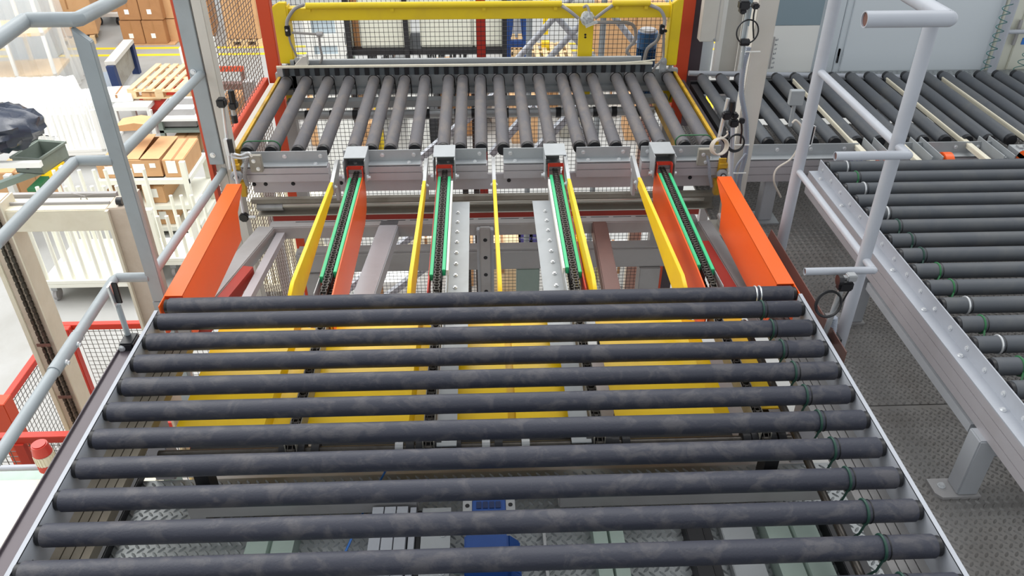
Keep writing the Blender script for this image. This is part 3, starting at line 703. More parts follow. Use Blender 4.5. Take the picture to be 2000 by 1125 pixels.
# pneumatic profile with galvanised plate
pp = thing('slide_unit', 'white aluminium slide profile with galvanised plate beside the blue motor', 'slide', (-.15, 1.2, PL))
a, b = PZ(717, 1075, -.27), PZ(792, 1075, -.27); w3 = (b.x-a.x)
m = MB()
for i in range(3): m.box(a.x+w3*i/3+.001, a.x+w3*(i+1)/3-.0025, .55, 1.512, -.32, -.265)
m.box(a.x+.002, b.x-.002, .55, 1.512, PL, -.28); m.build('profile', 'rail_white', pp)
m = MB().box(b.x+.004, b.x+.02, .55, 1.512, PL, -.27).build('seal_strip', 'rail_white', pp); MB().box(b.x+.023, b.x+.034, .55, 1.512, PL, -.285).build('black_strip', 'black', pp)
m = MB().box(b.x+.037, b.x+.115, .55, 1.512, -.285, -.275).box(b.x+.04, b.x+.045, .55, 1.512, PL, -.28).box(b.x+.10, b.x+.11, .55, 1.512, PL, -.28).build('galvanised_plate', 'galv', pp)
m = MB()
for y in (.8, 1.0, 1.12, 1.3, 1.42): m.bolt((b.x+.095, y, -.275), (0, 0, 1), .006, .006)
m.build('plate_bolt', 'chrome', pp)
c0 = PZ(735, 935, -.28); MB().cyl((c0.x-.01, 1.44, -.285), (c0.x+.05, 1.44, -.285), .012, 16).cyl((c0.x-.018, 1.44, -.285), (c0.x-.008, 1.44, -.285), .008, 12).build('air_fitting', 'chrome', pp)
o = MB().tube(smooth_path([PZ(775, 880, -.33), PZ(712, 995, -.33), PZ(676, 1075, -.34), PZ(640, 1140, -.34)], 6), .0035, 8).build('air_hose', 'blue_hose'); tag(o, 'blue air hose lying on the plate left of the white slide profile', 'hose')
# blue gear motor
gm = thing('gear_motor', 'blue finned gear motor under the near rollers', 'motor', (.05, 1.2, PL))
a, b = PZ(893, 1065, -.24), PZ(1000, 1065, -.24); zt2 = -.19
m = MB().box(a.x+.012, b.x-.012, 1.0, 1.23, PL, -.25)
for i in range(12):
    x = a.x+(b.x-a.x)*i/11; m.box(x-.002, x+.002, .98, 1.23, PL+.01, -.235)
m.build('finned_body', 'blue', gm)
m = MB().box(a.x+.02, b.x-.01, 1.245, 1.35, PL, -.19).prism([(b.x-.01, -.19), (b.x+.02, -.22), (b.x+.02, -.3), (b.x-.01, -.3)], 'y', 1.245, 1.35); m.build('gearbox', 'blue', gm, bevel=.004)
MB().cyl((a.x-.005, 1.29, -.22), (a.x+.02, 1.29, -.22), .03, 20).build('oil_cap', 'galv_green', gm)
MB().cyl((b.x+.02, 1.29, -.22), (b.x+.045, 1.29, -.22), .028, 20).cyl((b.x+.05, 1.29, -.22), (b.x+.06, 1.29, -.22), .022, 20).build('coupling', 'zinc', gm)
c0 = PZ(922, 922, -.2); m = MB().box(c0.x, c0.x+.09, 1.43, 1.47, -.215, -.2); jb = m.build('terminal_box', 'blue', gm, bevel=.002)
MB().box(c0.x-.024, c0.x, 1.43, 1.47, -.21, -.199).box(c0.x+.09, c0.x+.114, 1.43, 1.47, -.21, -.199).build('mounting_lug', 'zinc', jb)
MB().cyl((c0.x-.012, 1.45, -.199), (c0.x-.012, 1.45, -.1975), .006, 12).cyl((c0.x+.102, 1.45, -.199), (c0.x+.102, 1.45, -.1975), .006, 12).build('lug_hole', 'blackm', jb)
m = MB()
for i in range(4): m.box(c0.x+.012+.017*i, c0.x+.025+.017*i, 1.44, 1.462, -.2, -.1975)
m.build('terminal_window', 'blue_dark', jb)
x_ = PZ(1052, 930, -.3).x; o = MB().box(x_, x_+.008, .6, 1.5, PL, -.33).box(x_-.1, x_, .6, 1.25, PL, -.345).build('cover_strip', 'zinc'); tag(o, 'thin zinc edge strip on the plate right of the blue motor', 'strip')
# blue hose elbows beyond the right rail
for (u, v), lab in (((1752, 905), 'upper blue hose elbow beyond the right rail'), ((1765, 925), 'lower blue hose elbow beyond the right rail')):
    c = PZ(u, v, -.02); t = thing('hose_elbow', lab, 'hose', (c.x, c.y, -.06))
    MB().tube(arc(c+Vector((-.009, 0, -.012)), (1, 0, 0), (0, 0, 1), .012, 0, math.pi, 8), .0045, 8).build('elbow', 'blue_hose', t)
    MB().cyl(c+Vector((.003, 0, -.012)), c+Vector((.006, -.006, -.034)), .006, 10).build('fitting', 'white', t)

# ------------------------------------------------------------------ hand rails
def tubeseg(m, p, q, r): m.cyl(p, q, r, 20)
RX = 1.18
rt = thing('handrail', 'pale tubular handrail with three open stub ends on the right aisle', 'handrail', (RX, 2.05, PL), group=None)
corn = [((1850, 30), 1690, .0205, 'top_rail', (1790, 0)), ((1775, 297), 1633, .0125, 'middle_rail', (1592, 140)), ((1705, 516), 1575, .0115, 'lower_rail', (1548, 330))]
far_y = 2.70
yc0 = PX(1775, 297, RX).y
for (cu, cv), su, r, nm, far in corn:
    c = PX(cu-8, cv, RX); c.y = yc0; s_ = PY(su, cv, yc0); c = Vector((RX, yc0, c.z)); s_ = Vector((s_.x, yc0, c.z))
    m = MB(); m.pipe(s_, c, r, r*.86); m.cyl(c-Vector((.001, 0, 0)), c+Vector((.001, 0, 0)), r*.5, 8)
    k = MB(); 
    m.add(*[(lambda q: (q.v, q.f))(MB().ring(c, (0, 0, 1), .001, r*.98, 10, 16))][0])
    m.cyl(c, (RX, far_y, c.z+ (0 if nm == 'top_rail' else 0)), r, 20)
    if nm == 'top_rail': m.cyl((RX, far_y, c.z), (RX, 4.4, c.z), r, 20)
    m.build(nm, 'rail_white', rt)
    MB().cyl(s_+Vector((.004, 0, 0)), s_+Vector((.005, 0, 0)), r*.86, 16).build('tube_bore', 'brown_metal', rt)
def railpost(y, x=RX, r=.0195, top=.9, bot=PL): return MB().cyl((x, y, bot), (x, y, top), r, 20)
railpost(yc0+.07, top=PX(1850, 30, RX).z).build('post', 'rail_white', rt)
railpost(far_y, top=PX(1850, 30, RX).z, r=.021).build('post', 'rail_white', rt)
for y in (yc0+.07, far_y): MB().box(RX-.045, RX+.045, y-.045, y+.045, PL, PL+.008).build('base_plate', 'grey_paint', rt)
# left handrail (flat posts, tubes with a jog)
LX = -1.12
ltl = thing('handrail', 'blue-grey handrail with jogged tubes on the left, bolted to the grey post', 'handrail', (LX, 2.33, -.6))
yj = 2.33
jogs = [((152, 38), (50, 38), (-30, 92), .0205, 'top_rail', (262, -18)), ((224, 313), (148, 318), (-10, 478), .0165, 'middle_rail', None), ((294, 541), (226, 545), (-12, 905), .0165, 'lower_rail', None)]
for (u, v), (ju, jv), (nu, nv), r, nm, far in jogs:
    c = PY(u, v, yj); j = PY(ju, jv, yj); j.z = c.z
    n_ = PX(nu, nv, j.x)
    if nm == 'top_rail': n_ = PX(-60, 118, j.x)
    ff = {'top_rail': PX(236, -4, c.x), 'middle_rail': PX(396, 142, c.x), 'lower_rail': PX(441, 328, c.x)}[nm]
    m = MB(); m.tube([n_, j, c, ff] if False else [n_, n_.lerp(j, .98), j.lerp(c, .06), j.lerp(c, .94), c.lerp(ff, .02), ff], r, 18); m.build(nm, 'rail_grey', ltl)
    if nm == 'top_rail': ctop = c; 
    if nm == 'lower_rail':
        cl = c
        pa, pb_ = PX(122, 690, j.x), PX(95, 735, j.x); MB().cyl(n_.lerp(j, .42), n_.lerp(j, .62), r*1.17, 20).build('sleeve', 'rail_grey', ltl)
        MB().bolt(n_.lerp(j, .47)+Vector((.018, 0, .0)), (1, 0, -.2), .006, .01).bolt(n_.lerp(j, .57)+Vector((.018, 0, 0)), (1, 0, -.2), .006, .01).build('sleeve_screw', 'chrome', ltl)
px_ = ctop.x
MB().prism([(px_-.022, ctop.z-.02), (px_-.022, -.12), (px_+.022, -.12), (px_+.022, ctop.z-.06)], 'y', yj-.012, yj+.012).build('post', 'rail_grey', ltl, bevel=.002)
MB().box(px_-.024, px_+.024, yj-.013, yj+.013, -1.2, -.121).build('lower_post', 'rail_grey', ltl, bevel=.002)

# ------------------------------------------------------------------ posts of the machine enclosure
lp = thing('enclosure_post', 'left grey and beige machine post with orange back angle and chrome bolts', 'post', (-1.15, 3.25, FL))
y = 3.24
a0, a1, a2, a3 = PY(330, 0, y).x, PY(336.5, 0, y).x, PY(368, 0, y).x, PY(392, 0, y).x
zb_ = PY(405, 322, y).z
MB().box(a0, a1+.004, y+.01, y+.05, FL, 1.3).build('orange_angle', 'orange_red', lp)
g_ = MB().box(a1, a2, y, y+.03, zb_, 1.3).build('cover_plate', 'rail_grey', lp, bevel=.002)
MB().bolt((a1+.018, y, PY(377, 140, y).z), (0, -1, 0), .008, .008).bolt((a1+.022, y, PY(413, 303, y).z), (0, -1, 0), .008, .008).build('cover_bolt', 'chrome', g_)
MB().box(a2+.006, a3, y, y+.06, FL, 1.3).box(a2, a2+.006, y+.008, y+.05, FL, 1.3).box(a1+.012, a2, y+.032, y+.06, FL, 1.3).build('column', 'post_beige', lp, bevel=.004)
rp = thing('enclosure_post', 'beige square post with strapped grey conduit right of the rear conveyor', 'post', (1.13, 3.12, PL))
y = 3.12; xe = PY(1466, 210, y).x
MB().box(xe-.038, xe+.042, y, y+.075, PL+.01, 1.35).build('column', 'post_beige', rp, bevel=.004)
MB().box(xe-.07, xe+.09, y-.03, y+.11, PL, PL+.01).build('foot_plate', 'post_beige', rp)
hx = xe-.02
hs = MB().tube(smooth_path([PY(1462, 92, y-.02), PY(1452, 130, y-.025), PY(1448, 180, y-.025), PY(1457, 240, y-.025), PY(1456, 300, y-.02), PY(1444, 350, y-.02), PY(1440, 400, y-.02)], 22), .010, 10, ribs=.12)
tag(hs.build('cable_conduit', 'conduit_lt'), 'ribbed light conduit strapped down the beige right post', 'cable')
hs = MB().tube(smooth_path([PY(1457, 300, y-.035), PY(1437, 330, y-.03), PY(1436, 370, y-.03), PY(1442, 410, y-.03)], 10), .005, 8, ribs=.12); tag(hs.build('cable_conduit', 'conduit_lt'), 'thin ribbed conduit at the foot of the beige right post', 'cable')
for v, n in ((100, 1), (282, 2), (337, 3)):
    c = PY(1462-(v-100)*.11, v, y-.03); MB().box(c.x-.03, c.x+.045, y-.038, y-.034, c.z-.002, c.z+.002).build('cable_tie', 'white', rp)
# orange posts at rear
for (u, v), s, lab in (((511, 0), -1, 'orange post at the left rear corner beside the yellow gantry'), ((1343, 0), 1, 'orange post at the right rear corner beside the yellow gantry')):
    p = PY(u, v, 4.4); q = PY({-1: 546, 1: 1327}[s], 170, 4.4); x = (p.x+q.x)/2
    t = thing('fence_post', lab, 'post', (x, 4.4, FL)); MB().box(x-.034, x+.034, 4.37, 4.43, FL+.01, 1.3).build('upright', 'orange_red', t, bevel=.003)
    MB().box(x-.06, x+.06, 4.3, 4.46, FL, FL+.01).build('foot_plate', 'orange_red', t)
    MB().box(x-.06, x+.055, 4.29, 4.369, -.155, -.145).build('bracket', 'orange_red', t)
tx = PY(939, 60, 4.5).x
t = thing('fence_post', 'slim red post in the middle behind the wire mesh', 'post', (tx, 4.5, FL)); MB().box(tx-.025, tx+.025, 4.47, 4.52, FL, 1.3).build('upright', 'red', t, bevel=.003)

# wire mesh fences
def mesh_y(y, x0, x1, z0, z1, pitch, r=.0011):
    m = MB(); n = int((x1-x0)/pitch)
    for i in range(n+1): x = x0+i*pitch; m.box(x-r, x+r, y-r, y+r, z0, z1)
    n = int((z1-z0)/pitch)
    for i in range(n+1): z = z0+i*pitch; m.box(x0, x1, y+r, y+3*r, z-r, z+r)
    return m
def mesh_x(x, y0, y1, z0, z1, pitch, r=.0011, py=None):
    py = py or pitch; m = MB(); n = int((y1-y0)/py)
    for i in range(n+1): y = y0+i*py; m.box(x-r, x+r, y-r, y+r, z0, z1)
    n = int((z1-z0)/pitch)
    for i in range(n+1): z = z0+i*pitch; m.box(x+r, x+3*r, y0, y1, z-r, z+r)
    return m
fp = thing('mesh_fence', 'black square wire mesh panel behind the yellow gantry', 'fence', (0, 4.45, FL))
mesh_y(4.45, -1.10, 1.10, -1.75, 1.0, .0252).build('wire_mesh', 'wire', fp, kind='stuff', smooth=False)
MB().box(-1.11, 1.11, 4.44, 4.46, -1.79, -1.76).build('bottom_rail', 'blackm', fp); MB().box(-1.11, 1.11, 4.44, 4.46, .99, 1.02).build('top_rail', 'blackm', fp)
for x in (-1.1, 1.1): MB().box(x-.01, x+.01, 4.44, 4.46, FL, -1.76).build('leg', 'blackm', fp)
fl = thing('mesh_fence', 'brown weathered mesh panel on the left between post and orange corner', 'fence', (-1.19, 3.85, FL))
mesh_x(-1.185, 3.32, 4.36, -1.6, 1.2, .0252, .0013, .045).build('wire_mesh', 'wire_brown', fl, kind='stuff', smooth=False)
MB().box(-1.20, -1.165, 3.3, 4.37, -.10, -.05).build('middle_rail', 'orange_red', fl, bevel=.002)
MB().box(-1.20, -1.165, 3.3, 4.37, -1.66, -1.61).build('bottom_rail', 'orange_red', fl); MB().box(-1.2, -1.17, 3.3, 3.33, FL, -1.6).build('leg', 'orange_red', fl)

# ------------------------------------------------------------------ yellow gantry
gy = 4.22
gt = thing('gantry', 'yellow steel gantry across the far end of the rear conveyor', 'gantry', (0, gy, -.3))
def GP(u, v, yy=gy): return PY(u, v, yy)
for s, (ua, ub, va, vb, u2a, u2b) in ((-1, (532, 560, 12, 122, 545, 560)), (1, (1300, 1331, 5, 125, 1293, 1318))):
    xa, xb_ = (GP(ua, va).x, GP(ub, va).x) if s < 0 else (GP(1311, 20).x, GP(1332, 20).x)
    z1, z0 = GP(ua, va).z, GP(ub, vb).z
    MB().prism([(xa, z0), (xa, z1), (xa+(xb_-xa)*.5, z1+.02), (xb_, z1+.02), (xb_, z0)], 'y', gy-.02, gy+.015).build('upright', 'yellow_gantry', gt, bevel=.003)
    xi = xb_ if s < 0 else xa
    MB().prism([(gy-.02, z1), (gy+.05, z1+.0), (gy+.04, z0-.03), (gy-.02, z0)], 'x', min(xi, xi-s*.004), max(xi, xi-s*.004)).build('gusset', 'yellow_gantry', gt)
    MB().box(xa, xb_, gy-.02, gy+.015, -.16, z0-.03).build('lower_upright', 'yellow_gantry', gt, bevel=.003)
    MB().cyl(((xa+xb_)/2, gy, z0-.03), ((xa+xb_)/2, gy, z0), .01, 12).build('spacer', 'zinc', gt)
    # clevis plate
    xc = (xb_+.022) if s < 0 else (xa-.022)
    zc2 = GP(565, 118).z if s < 0 else GP(1300, 118).z
    cl_ = MB().prism([(xc-.018, zc2-.05), (xc-.018, zc2+.015), (xc-.01, zc2+.028), (xc+.01, zc2+.028), (xc+.018, zc2+.015), (xc+.018, zc2-.05)], 'y', gy-.045, gy-.04).build('clevis', 'galv', gt)
    MB().bolt((xc, gy-.045, zc2+.008), (0, -1, 0), .009, .01).bolt((xc, gy-.045, zc2-.035), (0, -1, 0), .008, .01).build('clevis_bolt', 'zinc', cl_)
zt0, zt1 = GP(900, 38).z, GP(900, 14).z
MB().box(GP(560, 20).x, GP(1312, 20).x, gy, gy+.06, zt0, zt1).build('top_beam', 'yellow_gantry', gt, bevel=.003)
yp = gy-.005; zp = GP(900, 9, yp).z
MB().cyl((GP(597, 8, yp).x, yp, zp), (GP(1097, 8, yp).x, yp, zp), .0165, 18).build('cable_pipe', 'yellow_gantry', gt)
MB().cyl((GP(1196, 8, yp).x, yp, zp), (GP(1270, 8, yp).x, yp, zp), .0155, 18).build('cable_pipe', 'yellow_gantry', gt)
m = MB()
for u in (602, 765, 945, 1085, 1205, 1262): x = GP(u, 12, yp).x; m.box(x-.009, x+.009, yp-.006, yp+.01, zp-.03, zp-.014)
m.build('pipe_clip', 'yellow_gantry', gt)
xa, xb_ = GP(1130, 60, gy+.04).x, GP(1158, 60, gy+.04).x
MB().box(xa, xb_, gy+.02, gy+.055, -.16, zt0).build('centre_upright', 'yellow_gantry', gt, bevel=.003)
MB().bolt((GP(1144, 70).x, gy+.02, GP(1144, 70).z), (0, -1, 0), .004, .002).bolt((GP(1144, 75).x, gy+.02, GP(1144, 75).z), (0, -1, 0), .004, .002).build('hole_plug', 'blackm', gt)
# belt bar
yb2 = 4.12; z_top = PY(900, 127, yb2).z
bb = thing('stop_bar', 'cream edged stop bar with dark rubber blocks above the rear rollers', 'bar', (0, yb2, z_top-.04))
xl, xr2 = PY(540, 132, yb2).x, PY(1275, 120, yb2).x
MB().box(xl, xr2, yb2-.004, yb2+.008, z_top-.006, z_top+.004).tube(smooth_path([(xr2-.3, yb2, z_top), (xr2-.1, yb2, z_top+.006), (xr2+.01, yb2, z_top+.016)], 5), .004, 6).build('cream_edge', 'beige', bb)
MB().box(xl, xr2, yb2+.004, yb2+.01, z_top-.05, z_top-.004).build('backing_strip', 'bar_grey', bb)
n = 37; pk = None
for i in range(n):
    x = xl+.05+(xr2-xl-.1)*i/(n-1); loc = Vector((x, yb2-.001, z_top-.026))
    if pk is None: pk = MB().box(-.0115, .0115, -.005, .005, -.022, .020).build('block', 'blue_black' if False else 'black', bb, at=loc, bevel=.002)
    else: dup(pk, bb, loc-wl(bb))
MB().box(xl, xl+.03, yb2-.006, yb2+.004, z_top-.05, z_top-.006).build('end_block', 'frame_grey', bb, bevel=.002)
MB().box(xl+.06, xr2-.05, yb2+.055, yb2+.075, z_top-.02, PY(900, 113, yb2+.07).z).build('rear_angle', 'galv', bb); 
MB().prism([(xl+.09, z_top+.002), (xl+.16, z_top+.002), (xl+.155, z_top+.05), (xl+.14, z_top+.05)], 'y', yb2+.005, yb2+.05).build('bracket', 'post_beige', bb)
for x in (xl+.02, xr2-.03): MB().box(x-.01, x+.01, yb2+.01, gy-.021, z_top-.04, z_top-.02).build('link_arm', 'zinc', bb)

# sensor on left upright with swan rod
def sensor(c, lab, rod=None, s=1.0, rot=0):
    t = thing('photo_sensor', lab, 'sensor', tuple(c), rot)
    MB().box(-.012*s, .012*s, -.012*s, .012*s, -.024*s, .024*s).build('housing', 'black', t, local=True, bevel=.004)
    MB().cyl((0, -.012*s, .008*s), (0, -.022*s, .008*s), .009*s, 16).build('lens_barrel', 'black', t, local=True)
    MB().cyl((0, -.0225*s, .008*s), (0, -.021*s, .008*s), .005*s, 12).build('lens', 'chrome', t, local=True)
    return t
c = GP(562, 60, gy-.05); ts = sensor(c, 'black sensor on the left yellow upright', s=1.1)
c2 = GP(623, 67, gy-.05)
tt = thing('swan_rod', 'bent grey rod arm reaching right from the left gantry sensor', 'rod', tuple(c2))
MB().cyl(c+Vector((.02, 0, -.01)), c2, .006, 12).tube(smooth_path([c2, GP(625, 90, gy-.05), GP(629, 112, gy-.05), GP(625, 124, gy-.05)], 5), .006, 10).build('rod', 'conduit', tt)
MB().cyl(c2+Vector((-.012, 0, 0)), c2+Vector((.018, 0, 0)), .013, 14).build('clamp', 'frame_grey', tt)
c = GP(1293, 57, gy-.05); ts = sensor(c, 'black sensor on the right yellow upright', s=1.0)
MB().cyl(Vector((.016, -.014, -.004)), Vector((.016, -.02, -.004)), .008, 14).build('lamp', 'black', ts, local=True)
def cable(pts, r, mname, lab, ribs=0, n=8):
    return tag(MB().tube(smooth_path(pts, n), r, 8, ribs=ribs).build('cable', mname), lab, 'cable')
cable([GP(594, 9, gy-.01), GP(575, 18, gy-.03), GP(562, 38, gy-.04), GP(560, 55, gy-.05)], .009, 'conduit', 'grey cable curving down to the left gantry sensor')
cable([GP(564, 66, gy-.05), GP(568, 85, gy-.04), GP(580, 110, gy-.02)], .006, 'conduit', 'grey cable below the left gantry sensor')
cable([GP(1270, 10, gy-.01), GP(1290, 20, gy-.03), GP(1298, 38, gy-.04), GP(1296, 54, gy-.05)], .009, 'conduit', 'grey cable curving down to the right gantry sensor')
cable([GP(1296, 62, gy-.05), GP(1296, 95, gy-.03), GP(1294, 115, gy-.03), GP(1280, 130, gy-.03), GP(1276, 140, gy-.03)], .007, 'conduit', 'grey cable hanging below the right gantry sensor')
cable([GP(1290, 64, gy-.05), GP(1283, 80, gy-.0), GP(1265, 95, gy+.04), GP(1258, 118, gy+.06)], .009, 'conduit', 'grey cable from the right sensor to the blue motor')
cable([GP(1097, 11, gy-.01), GP(1113, 22, gy-.04), GP(1130, 36, gy-.05)], .009, 'conduit', 'grey cable entering the wrapped junction from the left')
cable([GP(1196, 11, gy-.01), GP(1183, 20, gy-.04), GP(1162, 36, gy-.05)], .009, 'conduit', 'grey cable entering the wrapped junction from the right')
cable([GP(1140, 14, gy-.01), GP(1147, 12, gy-.03), GP(1152, 28, gy-.05)], .007, 'conduit', 'short grey cable above the wrapped junction')
cable([GP(1160, 44, gy-.04), GP(1200, 44, gy+.01), GP(1235, 48, gy+.06), GP(1241, 75, gy+.08), GP(1225, 98, gy+.08), GP(1230, 110, gy+.08)], .009, 'conduit', 'grey cable looping right under the gantry beam')
jc = GP(1147, 36, gy-.05)
jt = thing('junction_ball', 'cable junction wrapped in clear film on the gantry beam', 'junction', tuple(jc))
def blob(c, r, seed, sc=(1, 1, 1), n=10, amp=.18):
    rnd = random.Random(seed); m = MB(); vs = []; fs = []
    for i in range(n+1):
        th = math.pi*i/n
        for j in range(2*n):
            ph = math.pi*j/n; k = r*(1+rnd.uniform(-amp, amp)*(0 if i in (0, n) else 1))
            vs.append((c[0]+k*sc[0]*math.sin(th)*math.cos(ph), c[1]+k*sc[1]*math.sin(th)*math.sin(ph), c[2]+k*sc[2]*math.cos(th)))
    for i in range(n):
        for j in range(2*n): fs.append((i*2*n+j, i*2*n+(j+1) % (2*n), (i+1)*2*n+(j+1) % (2*n), (i+1)*2*n+j))
    return m.add(vs, fs)
blob((0, 0, 0), .034, 3, (1, .7, 1)).build('wrap', 'film_clear', jt, local=True, smooth=False); blob((0, 0, 0), .026, 5, (1, .7, 1), 8, .3).build('cable_bundle', 'zinc', jt, local=True, smooth=False)
MB().bar((-.01, -.02, -.035), (.05, -.02, -.01), .012, .014).build('film_tail', 'film_clear', jt, local=True)
# blue motor behind mesh
mx = PY(1262, 100, 4.62)
bm_ = thing('electric_motor', 'blue electric motor behind the mesh near the right orange post', 'motor', (mx.x, 4.62, -.3))
MB().cyl((mx.x, 4.62, PY(1262, 92, 4.62).z), (mx.x, 4.62, PY(1262, 68, 4.55).z), .058, 24).build('fan_cowl', 'blue_motor', bm_)
MB().cyl((mx.x, 4.62, PY(1262, 68, 4.55).z), (mx.x, 4.62, PY(1262, 66, 4.55).z+.008), .05, 24, r2=.045).build('vent_cap', 'frame_grey', bm_)
m = MB().cyl((mx.x, 4.62, -.28), (mx.x, 4.62, PY(1262, 92, 4.62).z), .046, 20)
for i in range(20):
    a = 2*math.pi*i/20; m.bar((mx.x+.05*math.cos(a), 4.62+.05*math.sin(a), -.26), (mx.x+.05*math.cos(a), 4.62+.05*math.sin(a), PY(1262, 93, 4.62).z), .004, .014, (math.cos(a), math.sin(a), 0))
m.build('finned_body', 'blue_motor', bm_)

# sensors and rods by the posts
def rod(p, q, r, mname, lab, extra=None):
    return tag(MB().cyl(p, q, r, 12).build('rod', mname), lab, 'rod')
# left group
y = 3.16
t = thing('sensor_stand', 'black sensors on a chrome rod at the left grey post', 'sensor', (-1.03, y, 0))
MB().cyl(PY(435, 205, y), PY(450, 330, y), .007, 12).build('rod', 'chrome', t)
MB().cyl(PY(452, 300, y), PY(478, 430, y-.05), .0065, 12).build('lower_rod', 'chrome', t)
for (u, v), s in (((433, 200), .018), ((456, 205), .016)):
    c = PY(u, v, y-.01); MB().box(c.x-s, c.x+s, y-.03, y+.01, c.z-s, c.z+s).build('clamp', 'black', t, bevel=.006)
c = PY(453, 185, y-.01); MB().cyl((c.x, y-.015, c.z-.03), (c.x, y-.015, c.z+.02), .013, 16).build('knob', 'black', t, bevel=.002)
c = PY(457, 215, y); MB().cyl((c.x, y-.015, c.z-.02), (c.x, y-.015, c.z+.02), .009, 14).build('lens_tube', 'zinc', t); MB().cyl((c.x, y-.015, PY(460, 232, y).z-.01), (c.x, y-.015, PY(460, 222, y).z), .012, 14).build('plug', 'black', t)
c = PY(446, 285, y-.02); MB().box(c.x-.010, c.x+.004, y-.04, y-.02, c.z-.035, c.z+.035).build('reflector_holder', 'chrome', t); MB().box(c.x+.004, c.x+.022, y-.035, y-.025, c.z-.025, c.z+.033).build('reflector', 'black', t)
MB().tube(smooth_path([PY(455, 300, y-.03), PY(470, 303, y-.03), PY(485, 298, y-.03), PY(492, 306, y-.03)], 5), .005, 8).tube(smooth_path([PY(452, 306, y-.03), PY(470, 309, y-.03), PY(486, 306, y-.03)], 5), .005, 8).build('bent_rods', 'chrome', t)
c = PY(477, 424, y-.05); kn = thing('clamp_knob', 'black star knob with chrome pin beside the left orange guard', 'knob', tuple(c))
MB().cyl((0, .012, 0), (0, -.012, 0), .022, 8).build('star_grip', 'black', kn, local=True, bevel=.004); MB().cyl((.018, 0, 0), (.05, 0, .0), .007, 12).build('pin', 'chrome', kn, local=True)
# roller wheels at rail ends
for (u, v), s, lab in (((462, 344), -1, 'grey guide wheel on a yellow bracket at the left rail end'), ((1411, 341), 1, 'grey guide wheel on a yellow bracket at the right rail end')):
    yy = 3.17; c = PY(u, v, yy); t = thing('caster', lab, 'wheel', tuple(c))
    MB().cyl((0, -.012, 0), (0, .012, 0), .024, 24).build('tyre', 'grey_paint', t, local=True, bevel=.003); MB().cyl((0, -.016, 0), (0, -.012, 0), .012, 16).build('hub', 'black', t, local=True)
    MB().bolt((0, -.016, 0), (0, -1, 0), .006, .005).build('axle_bolt', 'chrome', t, local=True)
    MB().box(-.02, .012, .013, .02, -.02, .07).box(-s*.0-.018, .018, .0, .02, .03, .05).prism([(-.03*s, -.03), (-.024*s, -.1), (.0, -.1), (-.01*s, -.03)], 'y', .0, .03).build('bracket', 'yellow_dirty', t, local=True)
# grey springy conduits beside the wheels
hs = MB().tube(smooth_path([PY(484, 300, 3.17), PY(480, 325, 3.16), PY(478, 345, 3.16), PY(484, 362, 3.16)], 16), .008, 8, ribs=.2); tag(hs.build('cable_conduit', 'conduit'), 'short ribbed conduit beside the left guide wheel', 'cable')
hs = MB().tube(smooth_path([PY(1380, 303, 3.17), PY(1385, 325, 3.16), PY(1386, 345, 3.16), PY(1390, 365, 3.16)], 16), .006, 8, ribs=.2); tag(hs.build('cable_conduit', 'conduit_lt'), 'short ribbed conduit beside the right guide wheel', 'cable')
# right group
y = 3.06
t = thing('sensor_stand', 'black sensors on crossed chrome rods at the right beige post', 'sensor', (1.02, y, 0))
MB().cyl(PY(1422, 192, y), PY(1403, 275, y), .008, 12).build('rod', 'chrome', t)
MB().cyl(PY(1432, 222, y-.01), PY(1427, 372, y-.01), .0085, 12).build('white_rod', 'rail_white', t)
for (u, v), s in (((1418, 224), .017), ((1434, 224), .013), ((1432, 238), .018)):
    c = PY(u, v, y-.01); MB().box(c.x-s, c.x+s, y-.035, y+.0, c.z-s*.9, c.z+s*.9).build('clamp', 'black', t, bevel=.006)
c = PY(1428, 208, y); MB().cyl((c.x, y-.01, c.z-.03), (c.x, y-.01, c.z+.025), .012, 14).build('knob', 'black', t, bevel=.002)
MB().tube([PY(1448, 236, y-.02), PY(1449, 255, y-.02), PY(1446, 280, y-.02)], .004, 8).build('sensor_lead', 'black', t)
c = PY(1450, 236, y-.02); MB().box(c.x-.012, c.x+.008, y-.03, y-.01, c.z-.01, c.z+.01).build('sensor_head', 'black', t, bevel=.003)
c = PY(1404, 286, y-.03); o = MB()
for k in range(3): o.ring(c+Vector((.004*k-.004, -.006*k, .002*k)), (.2, -1, .15), .034, .0035, 24, 8)
o.tube(smooth_path([PY(1407, 268, y-.03), PY(1414, 268, y-.03), PY(1421, 262, y-.03), PY(1420, 256, y-.03)], 6), .0035, 8)
tag(o.build('cable', 'cream_cable'), 'coiled cream cable hanging in front of the right beige post', 'cable')
c = PY(1437, 280, y-.02); o = MB(); o.ring(c, (.1, -1, .1), .036, .0035, 28, 8); o.ring(c+Vector((.003, .005, .002)), (.1, -1, .15), .034, .0035, 28, 8); tag(o.build('cable', 'black'), 'black coiled cable tied behind the white rod', 'cable')
y = 3.08
t = thing('sensor_stand', 'black sensor on a grey rod high on the beige post', 'sensor', (1.06, y, .5))
MB().cyl(PY(1463, 10, y), PY(1450, 85, y), .009, 12).cyl(PY(1454, 85, y), PY(1448, 132, y), .006, 12).build('rod', 'rail_grey', t)
for (u, v), s in (((1452, 8), .02), ((1449, 20), .012), ((1474, 10), .013)):
    c = PY(u, v, y-.02); MB().box(c.x-s, c.x+s, y-.045, y-.01, c.z-s*.8, c.z+s*.8).build('clamp', 'black', t, bevel=.005)
c = PY(1453, 81, y-.01); MB().cyl((c.x-.018, y-.02, c.z), (c.x+.018, y-.02, c.z), .014, 14).build('clamp', 'black', t, bevel=.003)
